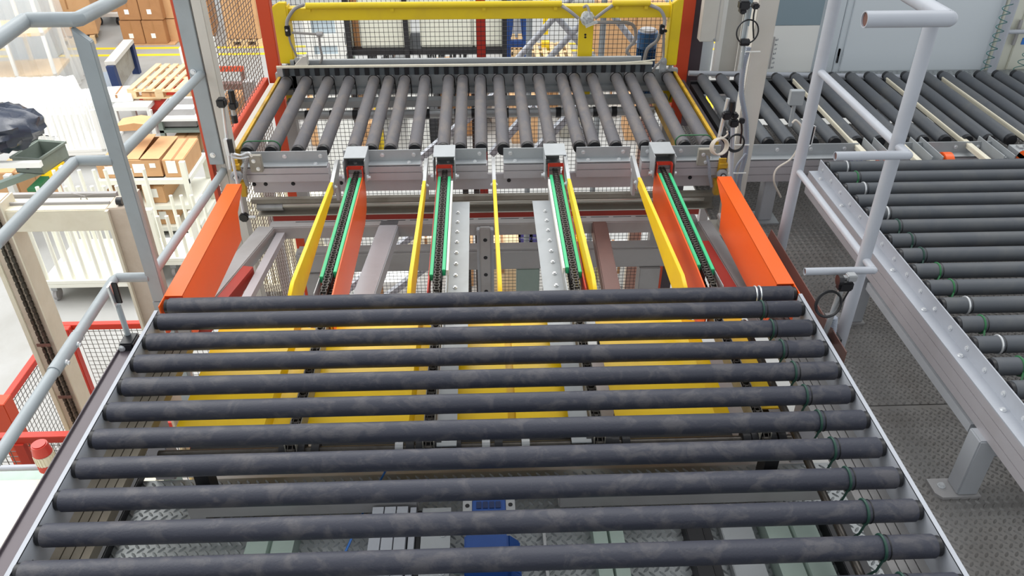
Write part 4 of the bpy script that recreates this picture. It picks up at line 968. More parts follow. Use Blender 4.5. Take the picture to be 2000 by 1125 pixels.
c = PY(1460, 62, y-.02); o = MB().ring(c, (.15, -1, .1), .044, .003, 32, 8).tube(smooth_path([PY(1475, 14, y-.02), PY(1472, 30, y-.02), PY(1471, 50, y-.02), PY(1472, 75, y-.02)], 5), .0032, 8); tag(o.build('cable', 'black'), 'black cable loop below the high sensor on the beige post', 'cable')
# cream cable by far right railing post
cable([PY(1547, 240, 3.0), PY(1555, 235, 3.0), PY(1566, 250, 3.0), PY(1562, 280, 3.0), PY(1545, 310, 3.0), PY(1517, 330, 3.0), PY(1512, 355, 3.0), PY(1525, 385, 3.05)], .004, 'cream_cable', 'cream cable sagging beside the far right handrail post')
o = MB().box(0, .05, 0, .02, 0, .06); c = PY(1552, 198, 3.3); 
t = thing('junction_box', 'small grey box on a strut behind the far right handrail post', 'box', tuple(c)); MB().box(-.02, .04, 0, .03, -.02, .045).build('box', 'galv', t, local=True, bevel=.002); MB().box(0, .015, .01, .02, -.12, -.02).build('strut', 'galv', t, local=True)
c = PY(1581, 265, 3.0); t = thing('reflector', 'oval reflector in a chrome frame behind the far right handrail post', 'reflector', tuple(c))
MB().tube([(.0, 0, .045), (.016, 0, .04), (.016, 0, -.04), (0, 0, -.05), (-.012, 0, -.04), (-.012, 0, .04)], .003, 8, closed=True).build('frame', 'chrome', t, local=True); MB().box(-.009, .013, -.002, .002, -.038, .036).build('lens', 'black', t, local=True)
# sensor pole by lower right
yy = PX(1625, 650, 1.115).y; y = 1.98
t = thing('sensor_stand', 'black sensor on a galvanised pole beside the right conveyor rail end', 'sensor', (1.1, y, -.1))
A, B = PY(1652, 540, y), PY(1610, 655, y)
MB().cyl(A, B, .0085, 14).build('rod', 'zinc', t); 
c = PY(1648, 552, y); MB().box(c.x-.025, c.x+.02, y-.03, y, c.z-.016, c.z+.016).build('clamp', 'black', t, bevel=.006); 
c = PY(1636, 542, y); MB().cyl((c.x-.006, y-.015, c.z), (c.x+.008, y-.015, c.z), .017, 16).build('knob', 'black', t)
c = PY(1661, 538, y); MB().box(c.x-.014, c.x+.014, y-.02, y+.006, c.z-.012, c.z+.01).build('sensor_head', 'zinc', t, bevel=.003)
MB().box(B.x-.03, B.x+.05, y-.02, y+.02, B.z-.02, B.z-.004).build('base', 'blackm', t)
c = PY(1618, 594, y-.02); o = MB().ring(c, (.1, -1, .3), .042, .003, 32, 8).ring(c+Vector((.003, .004, -.003)), (.15, -1, .25), .040, .003, 32, 8).tube(smooth_path([PY(1666, 545, y), PY(1662, 560, y), PY(1645, 590, y), PY(1632, 612, y)], 5), .0025, 8); tag(o.build('cable', 'black'), 'coiled black cable on the galvanised sensor pole', 'cable')
o = MB().tube(smooth_path([PY(1630, 620, y+.01), PY(1627, 645, y+.01), PY(1622, 678, y+.01)], 16), .009, 10, ribs=.25); tag(o.build('cable_conduit', 'conduit_lt'), 'short ribbed conduit at the foot of the galvanised sensor pole', 'cable')
# reflector bracket on left rail
y = 2.0
A, B = PY(230, 595, y), PY(256, 672, y)
t = thing('reflector_stand', 'reflector on a grey rod standing on the left rail cover', 'reflector', (B.x, y, B.z))
MB().cyl(A, B, .0085, 14).build('rod', 'rail_grey', t); c = PY(222, 575, y)
MB().bar(PY(213, 556, y), PY(229, 598, y), .006, .03, (0, 1, 0)).build('holder', 'chrome', t); MB().bar(PY(222, 552, y), PY(234, 592, y), .018, .006, (0, 1, 0)).build('reflector', 'black', t, bevel=.002)
MB().box(B.x-.012, B.x+.03, y-.05, y+.01, -.05, -.02).build('clamp', 'black', t, bevel=.004); MB().bolt((B.x-.004, y-.05, -.035), (0, -1, 0), .007, .006).build('clamp_bolt', 'chrome', t)

# ================================================================== right rear: walkway, cabinets
yw = 4.36
wk = thing('walkway_edge', 'raised tread plate walkway strip with white tube edge behind the rear right conveyor', 'walkway', (2.2, yw, PL))
zw = PY(1700, 151, yw).z
MB().cyl(PY(1345, 143, yw-.03)+Vector((0, 0, -.0)), Vector((PY(2000, 161, yw-.03).x+.6, yw-.03, PY(2000, 161, yw-.03).z)), .0145, 16).build('edge_tube', 'rail_white', wk)
MB().box(1.45, 3.6, yw, yw+.09, zw-.02, zw+.004).build('tread_strip', 'plate_lt', wk)
m = MB()
for i in range(70):
    x = 1.46+i*.03
    for j, yy in enumerate((yw+.02, yw+.045, yw+.07)): m.bar((x+.01*j-.008, yy-.006, zw+.005), (x+.01*j+.008, yy+.006, zw+.005), .004, .003)
m.build('tread_lugs', 'plate_lt', wk, kind='stuff')
MB().box(1.45, 3.6, yw+.08, yw+.09, PL, zw-.02).build('riser', 'blackm', wk)
yc_ = yw+.10; z0c = zw-.01; z1c = 1.6
def CX(u, v=135): return PY(u, v, yc_).x
def cab(u0, u1, lab, mname='cab', depth=.5, z1=z1c, z0=None):
    t = thing('electrical_cabinet', lab, 'cabinet', ((CX(u0)+CX(u1))/2, yc_+.25, z0c))
    MB().box(CX(u0), CX(u1), yc_+.012, yc_+depth, z0c, z1).build('body', mname, t, bevel=.004); return t
t = cab(1628, 1784, 'white cabinet door left of the black vertical gap, behind the right handrail'); MB().box(CX(1640), CX(1778), yc_, yc_+.012, z0c+.01, z1c-.02).build('door', 'cab', t, bevel=.003)
for u, zz in ((1606, .08), (1616, .06)): MB().box(CX(1631), CX(1633.5), yc_-.0, yc_+.0118, z0c+.06+(u-1606)*.004, z0c+.14).build('hinge', 'black', t)
t = cab(1788, 1925, 'white cabinet door right of the black vertical gap'); MB().box(CX(1792), CX(1915), yc_, yc_+.012, z0c+.01, z1c-.02).build('door', 'cab', t, bevel=.003)
MB().box(CX(1785.2), CX(1787.6), yc_+.02, yc_+.03, z0c, z1c).build('gap_shade', 'black', t)  # black strip stands in for the shade in the gap between doors
t = cab(1926, 2090, 'beige cabinet at the right edge with blue label', 'cab_beige'); MB().box(CX(1965), CX(2080), yc_, yc_+.012, z0c+.01, z1c-.02).build('door', 'cab_beige', t, bevel=.003)
c = PY(1984, 70, yc_-.002); hd = MB().box(c.x-.012, c.x+.006, yc_-.015, yc_, c.z-.05, c.z+.09).build('handle', 'frame_grey', t, bevel=.002)
c = PY(1998, 80, yc_-.002); MB().box(c.x-.006, c.x+.05, yc_-.003, yc_-.001, c.z-.02, c.z+.018).build('label_sticker', 'blue_hose', t)
t = cab(1500, 1627, 'white cabinet with blue-grey upper panel and rotated grey lettering', 'cab')
zsp = PY(1540, 49, yc_).z
MB().box(CX(1440), CX(1583), yc_-.004, yc_+.012, zsp, z1c).build('upper_panel', 'cab_grey', t); MB().box(CX(1440), CX(1583), yc_-.004, yc_+.012, z0c, zsp-.002).build('lower_panel', 'white', t)
MB().box(CX(1592), CX(1606), yc_-.02, yc_+.012, z0c, z1c).build('frame_strip', 'cab', t, bevel=.004)
p, q = PY(1502, 134, yc_-.02), PY(1513, 72, yc_-.02); MB().cyl(p, q, .005, 12).build('grey_rod', 'frame_grey', t)
for i in range(7):    # two rows of cut-off letter strokes, as far as they can be read
    for uu, vv in ((1495+i*1.6, 132-i*9.0), (1508+i*1.6, 132-i*9.0)):
        c = PY(uu, vv, yc_-.0045); k = i % 3
        m = MB().box(c.x-.007, c.x+.007, yc_-.0055, yc_-.0045, c.z-.002, c.z+.001)
        if k != 1: m.box(c.x-.007, c.x-.004, yc_-.0055, yc_-.0045, c.z-.006, c.z+.006)
        if k != 2: m.box(c.x+.003, c.x+.006, yc_-.0055, yc_-.0045, c.z, c.z+.008)
        m.build('letter', 'letters', t)
t = thing('white_panel', 'white and lilac hood panels left of the beige post in the rear', 'panel', (CX(1420), yc_, z0c))
MB().box(CX(1440), CX(1500), yc_+.03, yc_+.06, z0c, z1c).build('panel', 'white', t, bevel=.003)
MB().box(CX(1392), CX(1404), yc_, yc_+.03, z0c-.02, z1c).build('edge_strip', 'white', t, bevel=.003); MB().box(CX(1348), CX(1392), yc_+.05, yc_+.07, z0c-.2, z1c).build('panel', 'cab', t, bevel=.003)
MB().box(CX(1404), CX(1438), yc_+.03, yc_+.05, z0c, z1c).build('panel', 'post_beige', t, bevel=.003)
# dark panel and hanging beige box right of the right orange post
x0, x1 = PY(1335, 165, 4.44).x, PY(1362, 165, 4.44).x
t = thing('dark_column', 'dark brown column right of the rear right orange post', 'column', (x0, 4.44, FL)); MB().box(x0, x1, 4.44, 4.455, FL, 1.4).build('column', 'dark_profile', t, bevel=.002)
c0, c1 = PY(1366, 82, 4.2), PY(1400, 82, 4.2)
t = thing('cable_duct', 'beige vertical duct box hanging right of the rear right orange post', 'duct', (c0.x, 4.2, c0.z)); MB().box(c0.x, c1.x+.01, 4.2, 4.26, c0.z, 1.3).build('duct', 'post_beige', t, bevel=.003)
MB().box(c1.x-.012, c1.x-.009, 4.1985, 4.2, c0.z, 1.3).build('duct_lid_edge', 'frame_grey', t); MB().bolt((c1.x-.014, 4.2, c0.z+.012), (0, -1, 0), .005, .005).build('screw', 'zinc', t)
# dark motor mass at left end of the rear right conveyor
t = thing('drive_unit', 'dark drive unit with blue motor between the two rear conveyors', 'motor', (1.2, 3.75, PL))
MB().box(1.112, 1.145, 3.4, 4.1, -.20, -.02).build('side_plate', 'blackm', t); MB().cyl((1.16, 3.65, -.15), (1.28, 3.65, -.15), .05, 20).build('motor', 'blue_dark', t); MB().cyl((1.15, 3.9, -.1), (1.17, 3.9, -.1), .05, 20).cyl((1.15, 3.75, -.14), (1.17, 3.75, -.14), .04, 20).build('pulley', 'blackm', t)
MB().box(1.13, 1.27, 3.6, 3.7, PL, -.2).build('mount', 'blackm', t)
# grey post and coiled cable at right edge
p, q = PY(1950, 140, yc_-.08), PY(1982, 0, yc_-.08)
t = thing('handrail_post', 'grey tube post in front of the beige cabinet at the right edge', 'post', (p.x, yc_-.08, zw)); xx = (p.x+q.x)/2; MB().cyl((xx, yc_-.05, zw), (xx, yc_-.05, 1.3), .021, 18).build('tube', 'rail_white', t); c = PY(1982, 62, yc_-.05); MB().cyl((xx, yc_-.05, c.z), (xx+.6, yc_-.05, c.z), .012, 14).build('cross_tube', 'rail_white', t)
pts = []
A, B = PY(1970, 8, yc_-.12), PY(1924, 138, yc_-.12)
for i in range(120):
    f = i/119; a = f*2*math.pi*7.5; P = A.lerp(B, f); pts.append(P+Vector((math.cos(a)*.026, math.sin(a)*.012, 0)))
tag(MB().tube(pts, .0022, 6).build('coiled_cable', 'teal'), 'teal coiled cable hanging left of the tube post at the right edge', 'cable')
pts = []
A, B = PY(2010, 100, yc_-.1), PY(1984, 142, yc_-.1)
for i in range(50):
    f = i/49; a = f*2*math.pi*3; P = A.lerp(B, f); pts.append(P+Vector((math.cos(a)*.026, math.sin(a)*.012, 0)))
tag(MB().tube(pts, .0022, 6).build('coiled_cable', 'teal'), 'short teal coiled cable in the corner right of the tube post', 'cable')

# ================================================================== left: cream lift machine with chains
ym = 3.2
def LXm(u, v): return PY(u, v, ym).x
cl0, cl1 = LXm(22, 560), LXm(140, 640)
t = thing('lift_machine', 'cream lift machine frame with two dark chains on its left column', 'machine', (LXm(90, 600), ym, FL))
xa, xb_ = PY(3, 560, ym).x+.04, PY(110, 560, ym).x
xa, xb_ = PY(40, 600, ym).x, PY(80, 600, ym).x
zt_ = PY(60, 395, ym).z
MB().box(xa, xb_, ym, ym+.10, FL+.01, zt_).build('column', 'beige_warm', t, bevel=.005)
MB().box(xa-.028, xa-.001, ym-.01, ym+.1, FL+.01, zt_).build('column_flange', 'beige', t, bevel=.003); MB().box(xb_+.001, xb_+.008, ym-.01, ym+.1, FL+.01, zt_).build('column_flange', 'beige', t)
MB().box(xa, xb_+.007, ym-.006, ym-.0005, FL+.01, zt_).build('column_plate', 'beige_warm', t)
for fx in (.42, .72):
    x = xa+(xb_-xa)*fx
    chain_mb([(0, 0, -1.95), (0, 0, zt_-.08)], 0, .03, .018)
    cm = MB(); n = 52
    for i in range(n):
        z = -1.95+i*.035; cm.box(x-.0065, x+.0065, ym-.022, ym-.008, z, z+.024); cm.box(x-.0045, x+.0045, ym-.02, ym-.01, z+.02, z+.036)
    cm.build('lift_chain', 'chain', t, kind='stuff')
for v in (668, 770):
    z = PY(90, v, ym).z; MB().box(xa+.02, xb_-.01, ym-.028, ym-.022, z-.008, z+.008).build('chain_clamp', 'brown_metal', t)
# top beam
zb0, zb1 = PY(150, 452, ym-.0).z, PY(150, 410, ym).z
xr_ = PY(213, 430, ym).x; xr2 = PY(266, 430, ym).x
MB().box(-2.7, xr_, ym, ym+.12, zb0, zb1).build('beam', 'beige', t, bevel=.004)
MB().box(-2.7, xr_, ym+.13, ym+.15, zb1-.01, PY(100, 375, ym+.15).z).box(-2.7, xr_, ym+.05, ym+.06, zb1, zb1+.012).build('cable_tray', 'frame_grey', t)
MB().box(xr_+.001, xr2, ym, ym+.12, FL+.01, zb1+.005).build('right_column', 'beige_warm', t, bevel=.004); MB().box(xr_+.001-.0, xr_+.014, ym-.02, ym-.001, FL+.01, zb1).build('column_edge', 'beige', t)
MB().box(xr2+.004, xr2+.016, ym+.05, ym+.08, FL+.01, PY(272, 375, ym+.05).z).build('guard_strip', 'beige_warm', t)
c = PY(232, 405, ym-.01); MB().cyl((c.x-.02, ym+.03, c.z+.01), (c.x+.005, ym+.03, c.z+.01), .018, 16).build('shaft_end', 'black', t)
o = MB().tube(smooth_path([PY(140, 378, ym+.12), PY(165, 384, ym+.1), PY(175, 398, ym+.1), PY(165, 400, ym+.1), PY(158, 386, ym+.1), PY(178, 380, ym+.12), PY(222, 378, ym+.12)], 6), .0022, 6); tag(o.build('cable', 'conduit'), 'thin grey cable tangle on top of the cream lift beam', 'cable')

# red mesh fence
zt2 = -1.55
cf = PZ(113, 632, zt2); cnn = PZ(15, 775, zt2); rt2 = PZ(285, 633, zt2)
t = thing('mesh_fence', 'red framed mesh guard fence with square corner post on the hall floor', 'fence', (cf.x, cf.y, FL))
MB().box(cf.x-.02, rt2.x+.4, cf.y-.02, cf.y+.02, zt2-.04, zt2).build('top_rail', 'red', t, bevel=.002)
MB().box(cf.x-.02, cf.x+.02, cnn.y, cf.y-.02, zt2-.04, zt2).build('top_rail', 'red', t, bevel=.002)
MB().box(cf.x+.0, cf.x+.09, cf.y-.07, cf.y-.0201, FL, zt2).build('corner_post', 'red', t, bevel=.003)
MB().box(cf.x-.06, cf.x+.04, cnn.y-.09, cnn.y-.001, FL, zt2+.02).build('corner_post', 'orange_red', t, bevel=.003)
MB().box(cf.x-.8, cf.x-.061, cnn.y-.08, cnn.y-.03, zt2-.04, zt2).build('top_rail', 'red', t, bevel=.003)
mesh_y(cf.y, cf.x+.1, rt2.x+.4, -2.4, zt2-.04, .034, .0014).build('wire_mesh', 'wire_red', t, kind='stuff', smooth=False)
mesh_x(cf.x, cnn.y, cf.y-.08, -2.4, zt2-.04, .034, .0014).build('wire_mesh', 'wire_red', t, kind='stuff', smooth=False)
MB().box(cf.x-.015, rt2.x+.4, cf.y-.015, cf.y+.015, -2.44, -2.40).build('bottom_rail', 'red', t); MB().box(cf.x-.015, cf.x+.015, cnn.y, cf.y-.08, -2.44, -2.40).build('bottom_rail', 'red', t)
zc3 = -1.2; a_ = PZ(0, 850, zc3)
t = thing('guard_rail', 'red horizontal guard rail with short mesh panel beside the beacon lamp', 'rail', (-2.1, a_.y, FL))
MB().box(-2.9, -1.35, a_.y-.02, a_.y+.02, zc3-.04, zc3).build('top_rail', 'red', t, bevel=.002)
mesh_y(a_.y, -2.9, -1.35, zc3-.45, zc3-.04, .034, .0014).build('wire_mesh', 'wire_red', t, kind='stuff', smooth=False)
for x in (-2.45, PY(45, 870, a_.y).x, -1.38): MB().box(x-.022, x+.022, a_.y-.03, a_.y-.0, FL, zc3-.04).build('post', 'red', t)
o = MB().box(-2.7, -1.4, a_.y+.1, a_.y+.3, FL, -2.0).build('kerb_block', 'linecol', bevel=.005); tag(o, 'yellow painted kerb block behind the low red guard rail', 'kerb')
# machine hood with beacon
hzt = -.85; hb = PZ(50, 930, hzt)
t = thing('machine_hood', 'cream machine hood at the lower left edge below the handrail', 'hood', (-1.9, 1.2, FL)); MB().box(-3.4, -1.24, .2, hb.y, -1.2, hzt).build('cover', 'beige', t, bevel=.02); MB().box(-3.3, -1.3, .3, hb.y-.05, FL, -1.2).build('body', 'beige_warm', t)
MB().box(-3.4, -1.24, hb.y+.03, hb.y+.12, -1.2, hzt-.06).build('rear_beam', 'galv_green', t, bevel=.004)
for yy in (hb.y+.02,): MB().box(-3.4, -3.3, hb.y-.1, hb.y+.1, FL, -1.2).box(-1.4, -1.3, hb.y-.1, hb.y+.1, FL, -1.2).build('leg', 'beige_warm', t)
c = PZ(96, 912, hzt+.01)
t = thing('beacon_lamp', 'red beacon lamp with ribbed cream base on the cream machine', 'lamp', tuple(c))
MB().cyl((0, 0, 0), (0, 0, .03), .036, 20).build('base', 'red', t, local=True); r_ = MB().cyl((0, 0, .03), (0, 0, .075), .034, 24)
for i in range(20): a = 2*math.pi*i/20; r_.bar((.035*math.cos(a), .035*math.sin(a), .032), (.035*math.cos(a), .035*math.sin(a), .073), .004, .004, (math.cos(a), math.sin(a), 0))
r_.build('ribbed_collar', 'beige', t, local=True); MB().cyl((0, 0, .075), (0, 0, .125), .036, 24, r2=.028).build('lens', 'lampred', t, local=True, bevel=.004)
MB().cyl((-.6, .0, -.0), (-.03, 0, -.0), .012, 12).build('bracket_tube', 'rail_white', t, local=True)

# ================================================================== cartons and carts on the hall floor
def carton(x, y, z, w_, d, h, lab, group=None, rz=0.0, mname='card', papers=((.5, .45, .35, .4),), flaps=False, name='cardboard_box'):
    """x,y = centre of front bottom edge"""
    t = thing(name, lab, 'box', (x, y, z), rz, group)
    if flaps:
        b = MB().box(-w_/2, w_/2, 0, .012, 0, h).box(-w_/2, w_/2, d-.012, d, 0, h).box(-w_/2, -w_/2+.012, .012, d-.012, 0, h).box(w_/2-.012, w_/2, .012, d-.012, 0, h).box(-w_/2, w_/2, 0, d, 0, .012)
        b.build('body', mname, t, local=True)
        f = MB().bar((-w_/4-.005, d*.03, h+.004), (-w_/4-.005, d*.97, h+.03), w_/2-.01, .005); f.build('flap', mname, t, local=True)
        f = MB().bar((w_/4+.006, d*.0, h+.012), (w_/4+.02, d*.97, h+.006), w_/2-.01, .005); f.build('flap', mname, t, local=True)
    else:
        MB().box(-w_/2, w_/2, 0, d, 0, h).build('body', mname, t, local=True, bevel=.006)
        MB().box(-.012, .012, -.002, 0, h*.55, h-.004).box(-.012, .012, .01, d-.01, h, h+.0015).build('tape', 'tape', t, local=True)
    for px, pz, pw, ph in papers: MB().box((px-.5)*w_-pw*w_/2, (px-.5)*w_+pw*w_/2, -.004, -.001, h*(pz-ph/2), h*(pz+ph/2)).build('paper_label', 'paper', t, local=True)
    return t
def span(u0, u1, v, z=FL): a, b = PZ(u0, v, z), PZ(u1, v, z); return (a.x+b.x)/2, (a.y+b.y)/2, b.x-a.x
# far stack (left of the orange post)
x, y, w_ = span(245, 330, 88); bw = w_/2
zz = FL+.02
hts = .36
words = ['bottom', 'second', 'third', 'top']
for r_ in range(4):
    for c_ in range(2):
        carton(x-w_/4+c_*bw+(.01 if r_ % 2 else -.01)*1, y, zz+r_*(hts+.01), bw*.97, .42, hts, '%s carton, %s column of the stack by the yellow floor lines' % (words[r_].capitalize()+' row', ('left', 'right')[c_]), 'carton stack by the floor lines', 0, 'card_dark', ((.42, .35, .2, .2),))
MB_ = MB().box(x-w_/2-.1, x+w_/2+.1, y-.02, y+.6, FL, FL+.018); tag(MB_.build('cardboard_sheet', 'card'), 'flat cardboard sheet under the carton stack by the floor lines', 'sheet')
x2, y2, w2 = span(332, 352, 86)
for r_ in range(3): carton(x2+.05, y2+.1, FL+r_*.37, .3, .4, .36, '%s carton of the single column right beside the carton stack' % words[r_].capitalize(), 'single carton column', 0, 'card', ())
# white cart with cartons
x, y, w_ = span(186, 240, 50)
t = thing('platform_cart', 'white platform cart holding cartons beyond the yellow lines', 'cart', (x, y, FL))
MB().box(-w_/2, w_/2, 0, .6, .14, .2).build('deck', 'white', t, local=True, bevel=.005)
for sx in (-1, 1): 
    for yy in (.06, .54): MB().cyl((sx*(w_/2-.08)-.02, yy, .06), (sx*(w_/2-.08)+.02, yy, .06), .06, 16).build('wheel', 'black', t, local=True)
MB().box(w_/2-.03, w_/2, 0, .03, .2, 1.1).box(w_/2-.03, w_/2, .57, .6, .2, 1.1).box(w_/2-.03, w_/2, .03, .57, 1.07, 1.1).build('end_frame', 'white', t, local=True)
carton(x-w_*.22, y+.1, FL+.2, w_*.42, .4, .42, 'left carton on the white platform cart', None, 0, 'card', ((.5, .6, .2, .2),)); carton(x+w_*.2, y+.1, FL+.2, w_*.36, .4, .5, 'right carton on the white platform cart', None, 0, 'card', ((.5, .7, .25, .2),))
def pallet(x, y, z, w_, d, lab, rz=0, group=None, n=6):
    t = thing('wooden_pallet', lab, 'pallet', (x, y, z), rz, group)
    bw_ = w_/n*.62
    bmesh_ = None
    for i in range(n):
        cx = -w_/2+bw_/2+(w_-bw_)*i/(n-1)
        if bmesh_ is None: bmesh_ = MB().box(-bw_/2, bw_/2, 0, d, .10, .12).build('top_board', 'wood', t, at=(cx, 0, 0), local=True)
        else: dup(bmesh_, t, Vector((cx, 0, 0)))
    for k in range(3):
        yy = (d-.08)*k/2; MB().box(-w_/2, w_/2, yy, yy+.08, .085, .099).build('stringer', 'wood', t, local=True)
        for q_ in range(3): cx = -w_/2+.05+(w_-.1)*q_/2; MB().box(cx-.05, cx+.05, yy, yy+.08, 0.018, .084).build('block', 'wood', t, local=True)
        MB().box(-w_/2, w_/2, yy, yy+.08, 0, .017).build('bottom_board', 'wood', t, local=True)
    return t
# pallet with big carton and yellow band (behind left post)
x, y, w_ = span(98, 185, 90); pallet(x, y, FL, w_, .8, 'pallet under the large carton behind the left handrail', .3)
carton(x+.05, y+.1, FL+.13, w_*.95, .7, .75, 'large brown carton on a pallet with yellow wrap', None, .3, 'card', ())
o = blob((0, 0, 0), .12, 9, (.5, .4, 1.6), 8, .25).build('yellow_wrap', 'yellow_gantry'); o.location = (x-.42, y-.12, FL+.35); tag(o, 'crumpled yellow wrap hanging on the large carton', 'wrap')
# shelf of cartons at the very top left
t = thing('shelf_rack', 'white shelf rack with cartons at the top left edge', 'shelf', (-7.9, 15.3, FL))
for k, z in enumerate((.5, 1.0, 1.5)): MB().box(-1.3, 1.5, 0, .6, z, z+.03).build('shelf', 'white', t, local=True)
for xx in (-1.3, -.265, .805, 1.45): MB().box(xx, xx+.05, -.01, .05, 0, 1.9).build('upright', 'white', t, local=True)
for k in range(3):
    for i in range(5): carton(-8.9+i*.52, 15.35, FL+.531+.5*k, .42, .4, .36, '%s carton on the %s shelf of the rack beyond the left handrail' % (('leftmost', 'second', 'middle', 'fourth', 'rightmost')[i], ('lowest', 'middle', 'top')[k]), 'cartons on the far left rack', 0, 'card_dark', ((.5, .5, .3, .2),))
t = thing('blue_bin', 'pale blue crate block at the top left corner', 'bin', (PZ(40, 40, -1.9).x, PZ(40, 40, -1.9).y, FL)); MB().box(-.3, .3, 0, .4, 0, .9).build('bin', 'blue_tarp', t, local=True, bevel=.02)
# film wrapped shelving
x, y, w_ = span(-30, 118, 190)
t = thing('wrapped_shelving', 'shelving draped in translucent film at the left edge', 'shelf', (x, y, FL), .15)
for k, z in enumerate((.25, .8)): MB().box(-w_/2, w_/2, .0, .7, z, z+.04).build('shelf', 'wood', t, local=True)
for xx in (-w_/2, 0, w_/2-.04):
    for yy in (0, .66): MB().box(xx, xx+.04, yy, yy+.04, 0, 1.3).build('upright', 'white', t, local=True)
def drape(w_, d, h, seed, nx=26, ny=14, amp=.04, flare=.12):
    rnd = random.Random(seed); rows = [(-flare, 0.02), (-flare*.6, .3), (-.02, .62), (0, .9), (0.02, 1.0)]; vs = []; fs = []
    loop = []
    n = nx
    for i in range(n): loop.append((-w_/2+w_*i/n, 0))
    for i in range(n//2): loop.append((w_/2, d*i/(n//2)))
    for i in range(n): loop.append((w_/2-w_*i/n, d))
    for i in range(n//2): loop.append((-w_/2, d-d*i/(n//2)))
    L = len(loop); cx, cy = 0, d/2
    for f, hz in rows:
        for k, (a, b) in enumerate(loop):
            s_ = 1-f*1.2; wv = amp*(1-hz*.7)*math.sin(k*1.3+math.sin(k*.37)*3); dx, dy = a-cx, b-cy; ln = math.hypot(dx, dy)
            vs.append((cx+dx*s_+dx/ln*wv, cy+dy*s_+dy/ln*wv, h*hz+rnd.uniform(-.01, .01)))
    R_ = len(rows)
    for r0 in range(R_-1):
        for k in range(L): fs.append((r0*L+k, r0*L+(k+1) % L, (r0+1)*L+(k+1) % L, (r0+1)*L+k))
    vs.append((cx, cy, h*1.0)); 
    for k in range(L): fs.append(((R_-1)*L+k, (R_-1)*L+(k+1) % L, len(vs)-1))
    return MB().add(vs, fs)
drape(w_+.1, .8, 1.34, 2).build('film', 'film', t, local=True)
# white draped bulk
for (u0, u1, v, h, lab, sd) in ((-60, 112, 264, .42, 'white sheet draped over goods just below the film-wrapped shelving', 5), (125, 172, 280, .35, 'narrow white sheet draped over goods beside the left handrail post', 8)):
    x, y, w_ = span(u0, u1, v); t = thing('draped_goods', lab, 'cover', (x, y, FL), .05); drape(w_, .9, h, sd, amp=.03).build('sheet', 'sheet', t, local=True); MB().box(-w_/2+.1, w_/2-.1, .1, .8, 0, h-.05).build('goods', 'white', t, local=True)
# rods rack (white bars) 
def rodcart(x, y, w_, d, h, lab, n, m_, rz=0, mname='white_rack', r=.016, z0=.16):
    t = thing('rod_cart', lab, 'cart', (x, y, FL), rz)
    MB().box(-w_/2, w_/2, 0, d, z0, z0+.04).build('deck', mname, t, local=True, bevel=.004)
    MB().box(-w_/2, w_/2, 0, .02, z0+.04, z0+.07).build('edge', mname, t, local=True)
    pr_ = None
    for i in range(n):
        for j in range(m_):
            p = Vector((-w_/2+.06+(w_-.12)*i/(n-1)+random.uniform(-.01, .01), .06+(d-.12)*(j/(m_-1) if m_ > 1 else 0), z0+.041))
            if pr_ is None: pr_ = MB().cyl((0, 0, 0), (0, 0, h), r, 10).build('rod', mname, t, at=p, local=True)
            else: dup(pr_, t, p)
    for sx in (-1, 1):
        MB().box(sx*(w_/2-.02)-.02, sx*(w_/2-.02)+.02, 0, .04, z0+.041, z0+h+.1).build('corner_post', mname, t, local=True)
        for yy in (.08, d-.08):
            cst = MB().cyl((sx*(w_/2-.08)-.015, yy, .055), (sx*(w_/2-.08)+.015, yy, .055), .055, 18).build('caster', 'frame_grey', t, local=True); MB().box(sx*(w_/2-.08)-.025, sx*(w_/2-.08)+.025, yy-.03, yy+.03, .1, z0).build('fork', 'zinc', cst, at=(0, 0, 0), local=True)
    MB().box(-w_/2-.01, -w_/2+.05, 0, .05, z0+h+.1, z0+h+.13).build('cap', mname, t, local=True)
    return t
x, y, w_ = span(92, 292, 592)
rodcart(x, y, w_, .75, .72, 'cream cart of upright rods behind the cream lift beam', 8, 3)
x, y, w_ = span(300, 395, 560)
rodcart(x+.05, y+.1, w_*.9, .5, .42, 'second rod cart left of the orange guard, in front of the shelf rack', 4, 2)
x, y, w_ = span(95, 215, 330)
rodcart(x, y, w_, .6, .42, 'white cart of short rods in front of the draped goods', 9, 3, .05, 'white', .012)
# shelf rack with cartons
ysr = 6.9; zs = [PY(290, v, ysr).z for v in (352, 402, 444, 505)]
xl_, xr_ = PY(188, 350, ysr).x, PY(368, 350, ysr).x
t = thing('shelf_rack', 'white shelf rack holding labelled cartons left of the orange guard', 'shelf', ((xl_+xr_)/2, ysr, FL))
for z in zs: MB().box(xl_, xr_, ysr, ysr+.6, z-.045, z).build('shelf', 'white_rack', t)
for x in (xl_, (xl_+xr_)/2-.02, xr_-.05):
    for yy in (ysr-.012, ysr+.57): MB().box(x, x+.05, yy, yy+.04, FL, zs[0]+(.18 if x > xl_+.1 and yy < ysr and x > (xl_+xr_)/2 else -.046)).build('upright', 'white_rack', t)
def shelfbox(u0, u1, zi, hpx, lab, flaps=False, dep=.42, papers=((.5, .6, .35, .5),)):
    z = zs[zi]; a, b = PY(u0, 340, ysr+.05), PY(u1, 340, ysr+.05); k = PY(300, [352, 402, 444, 505][zi], ysr+.05)
    h = PY(300, [352, 402, 444, 505][zi]-hpx, ysr+.05).z-k.z
    carton((a.x+b.x)/2, ysr+.05, z+.001, b.x-a.x, dep, h, lab, None, 0, 'card', papers, flaps)
shelfbox(240, 318, 0, 34, 'large open carton with raised flaps on the top shelf', True, .55, ((.45, .55, .3, .5), (.8, .7, .15, .25)))
shelfbox(322, 364, 0, 34, 'small carton with big white label on the top shelf right end', False, .5, ((.4, .6, .45, .7),))
shelfbox(192, 232, 0, 26, 'carton on the top shelf behind the left handrail post', False, .45, ((.6, .6, .4, .6),))
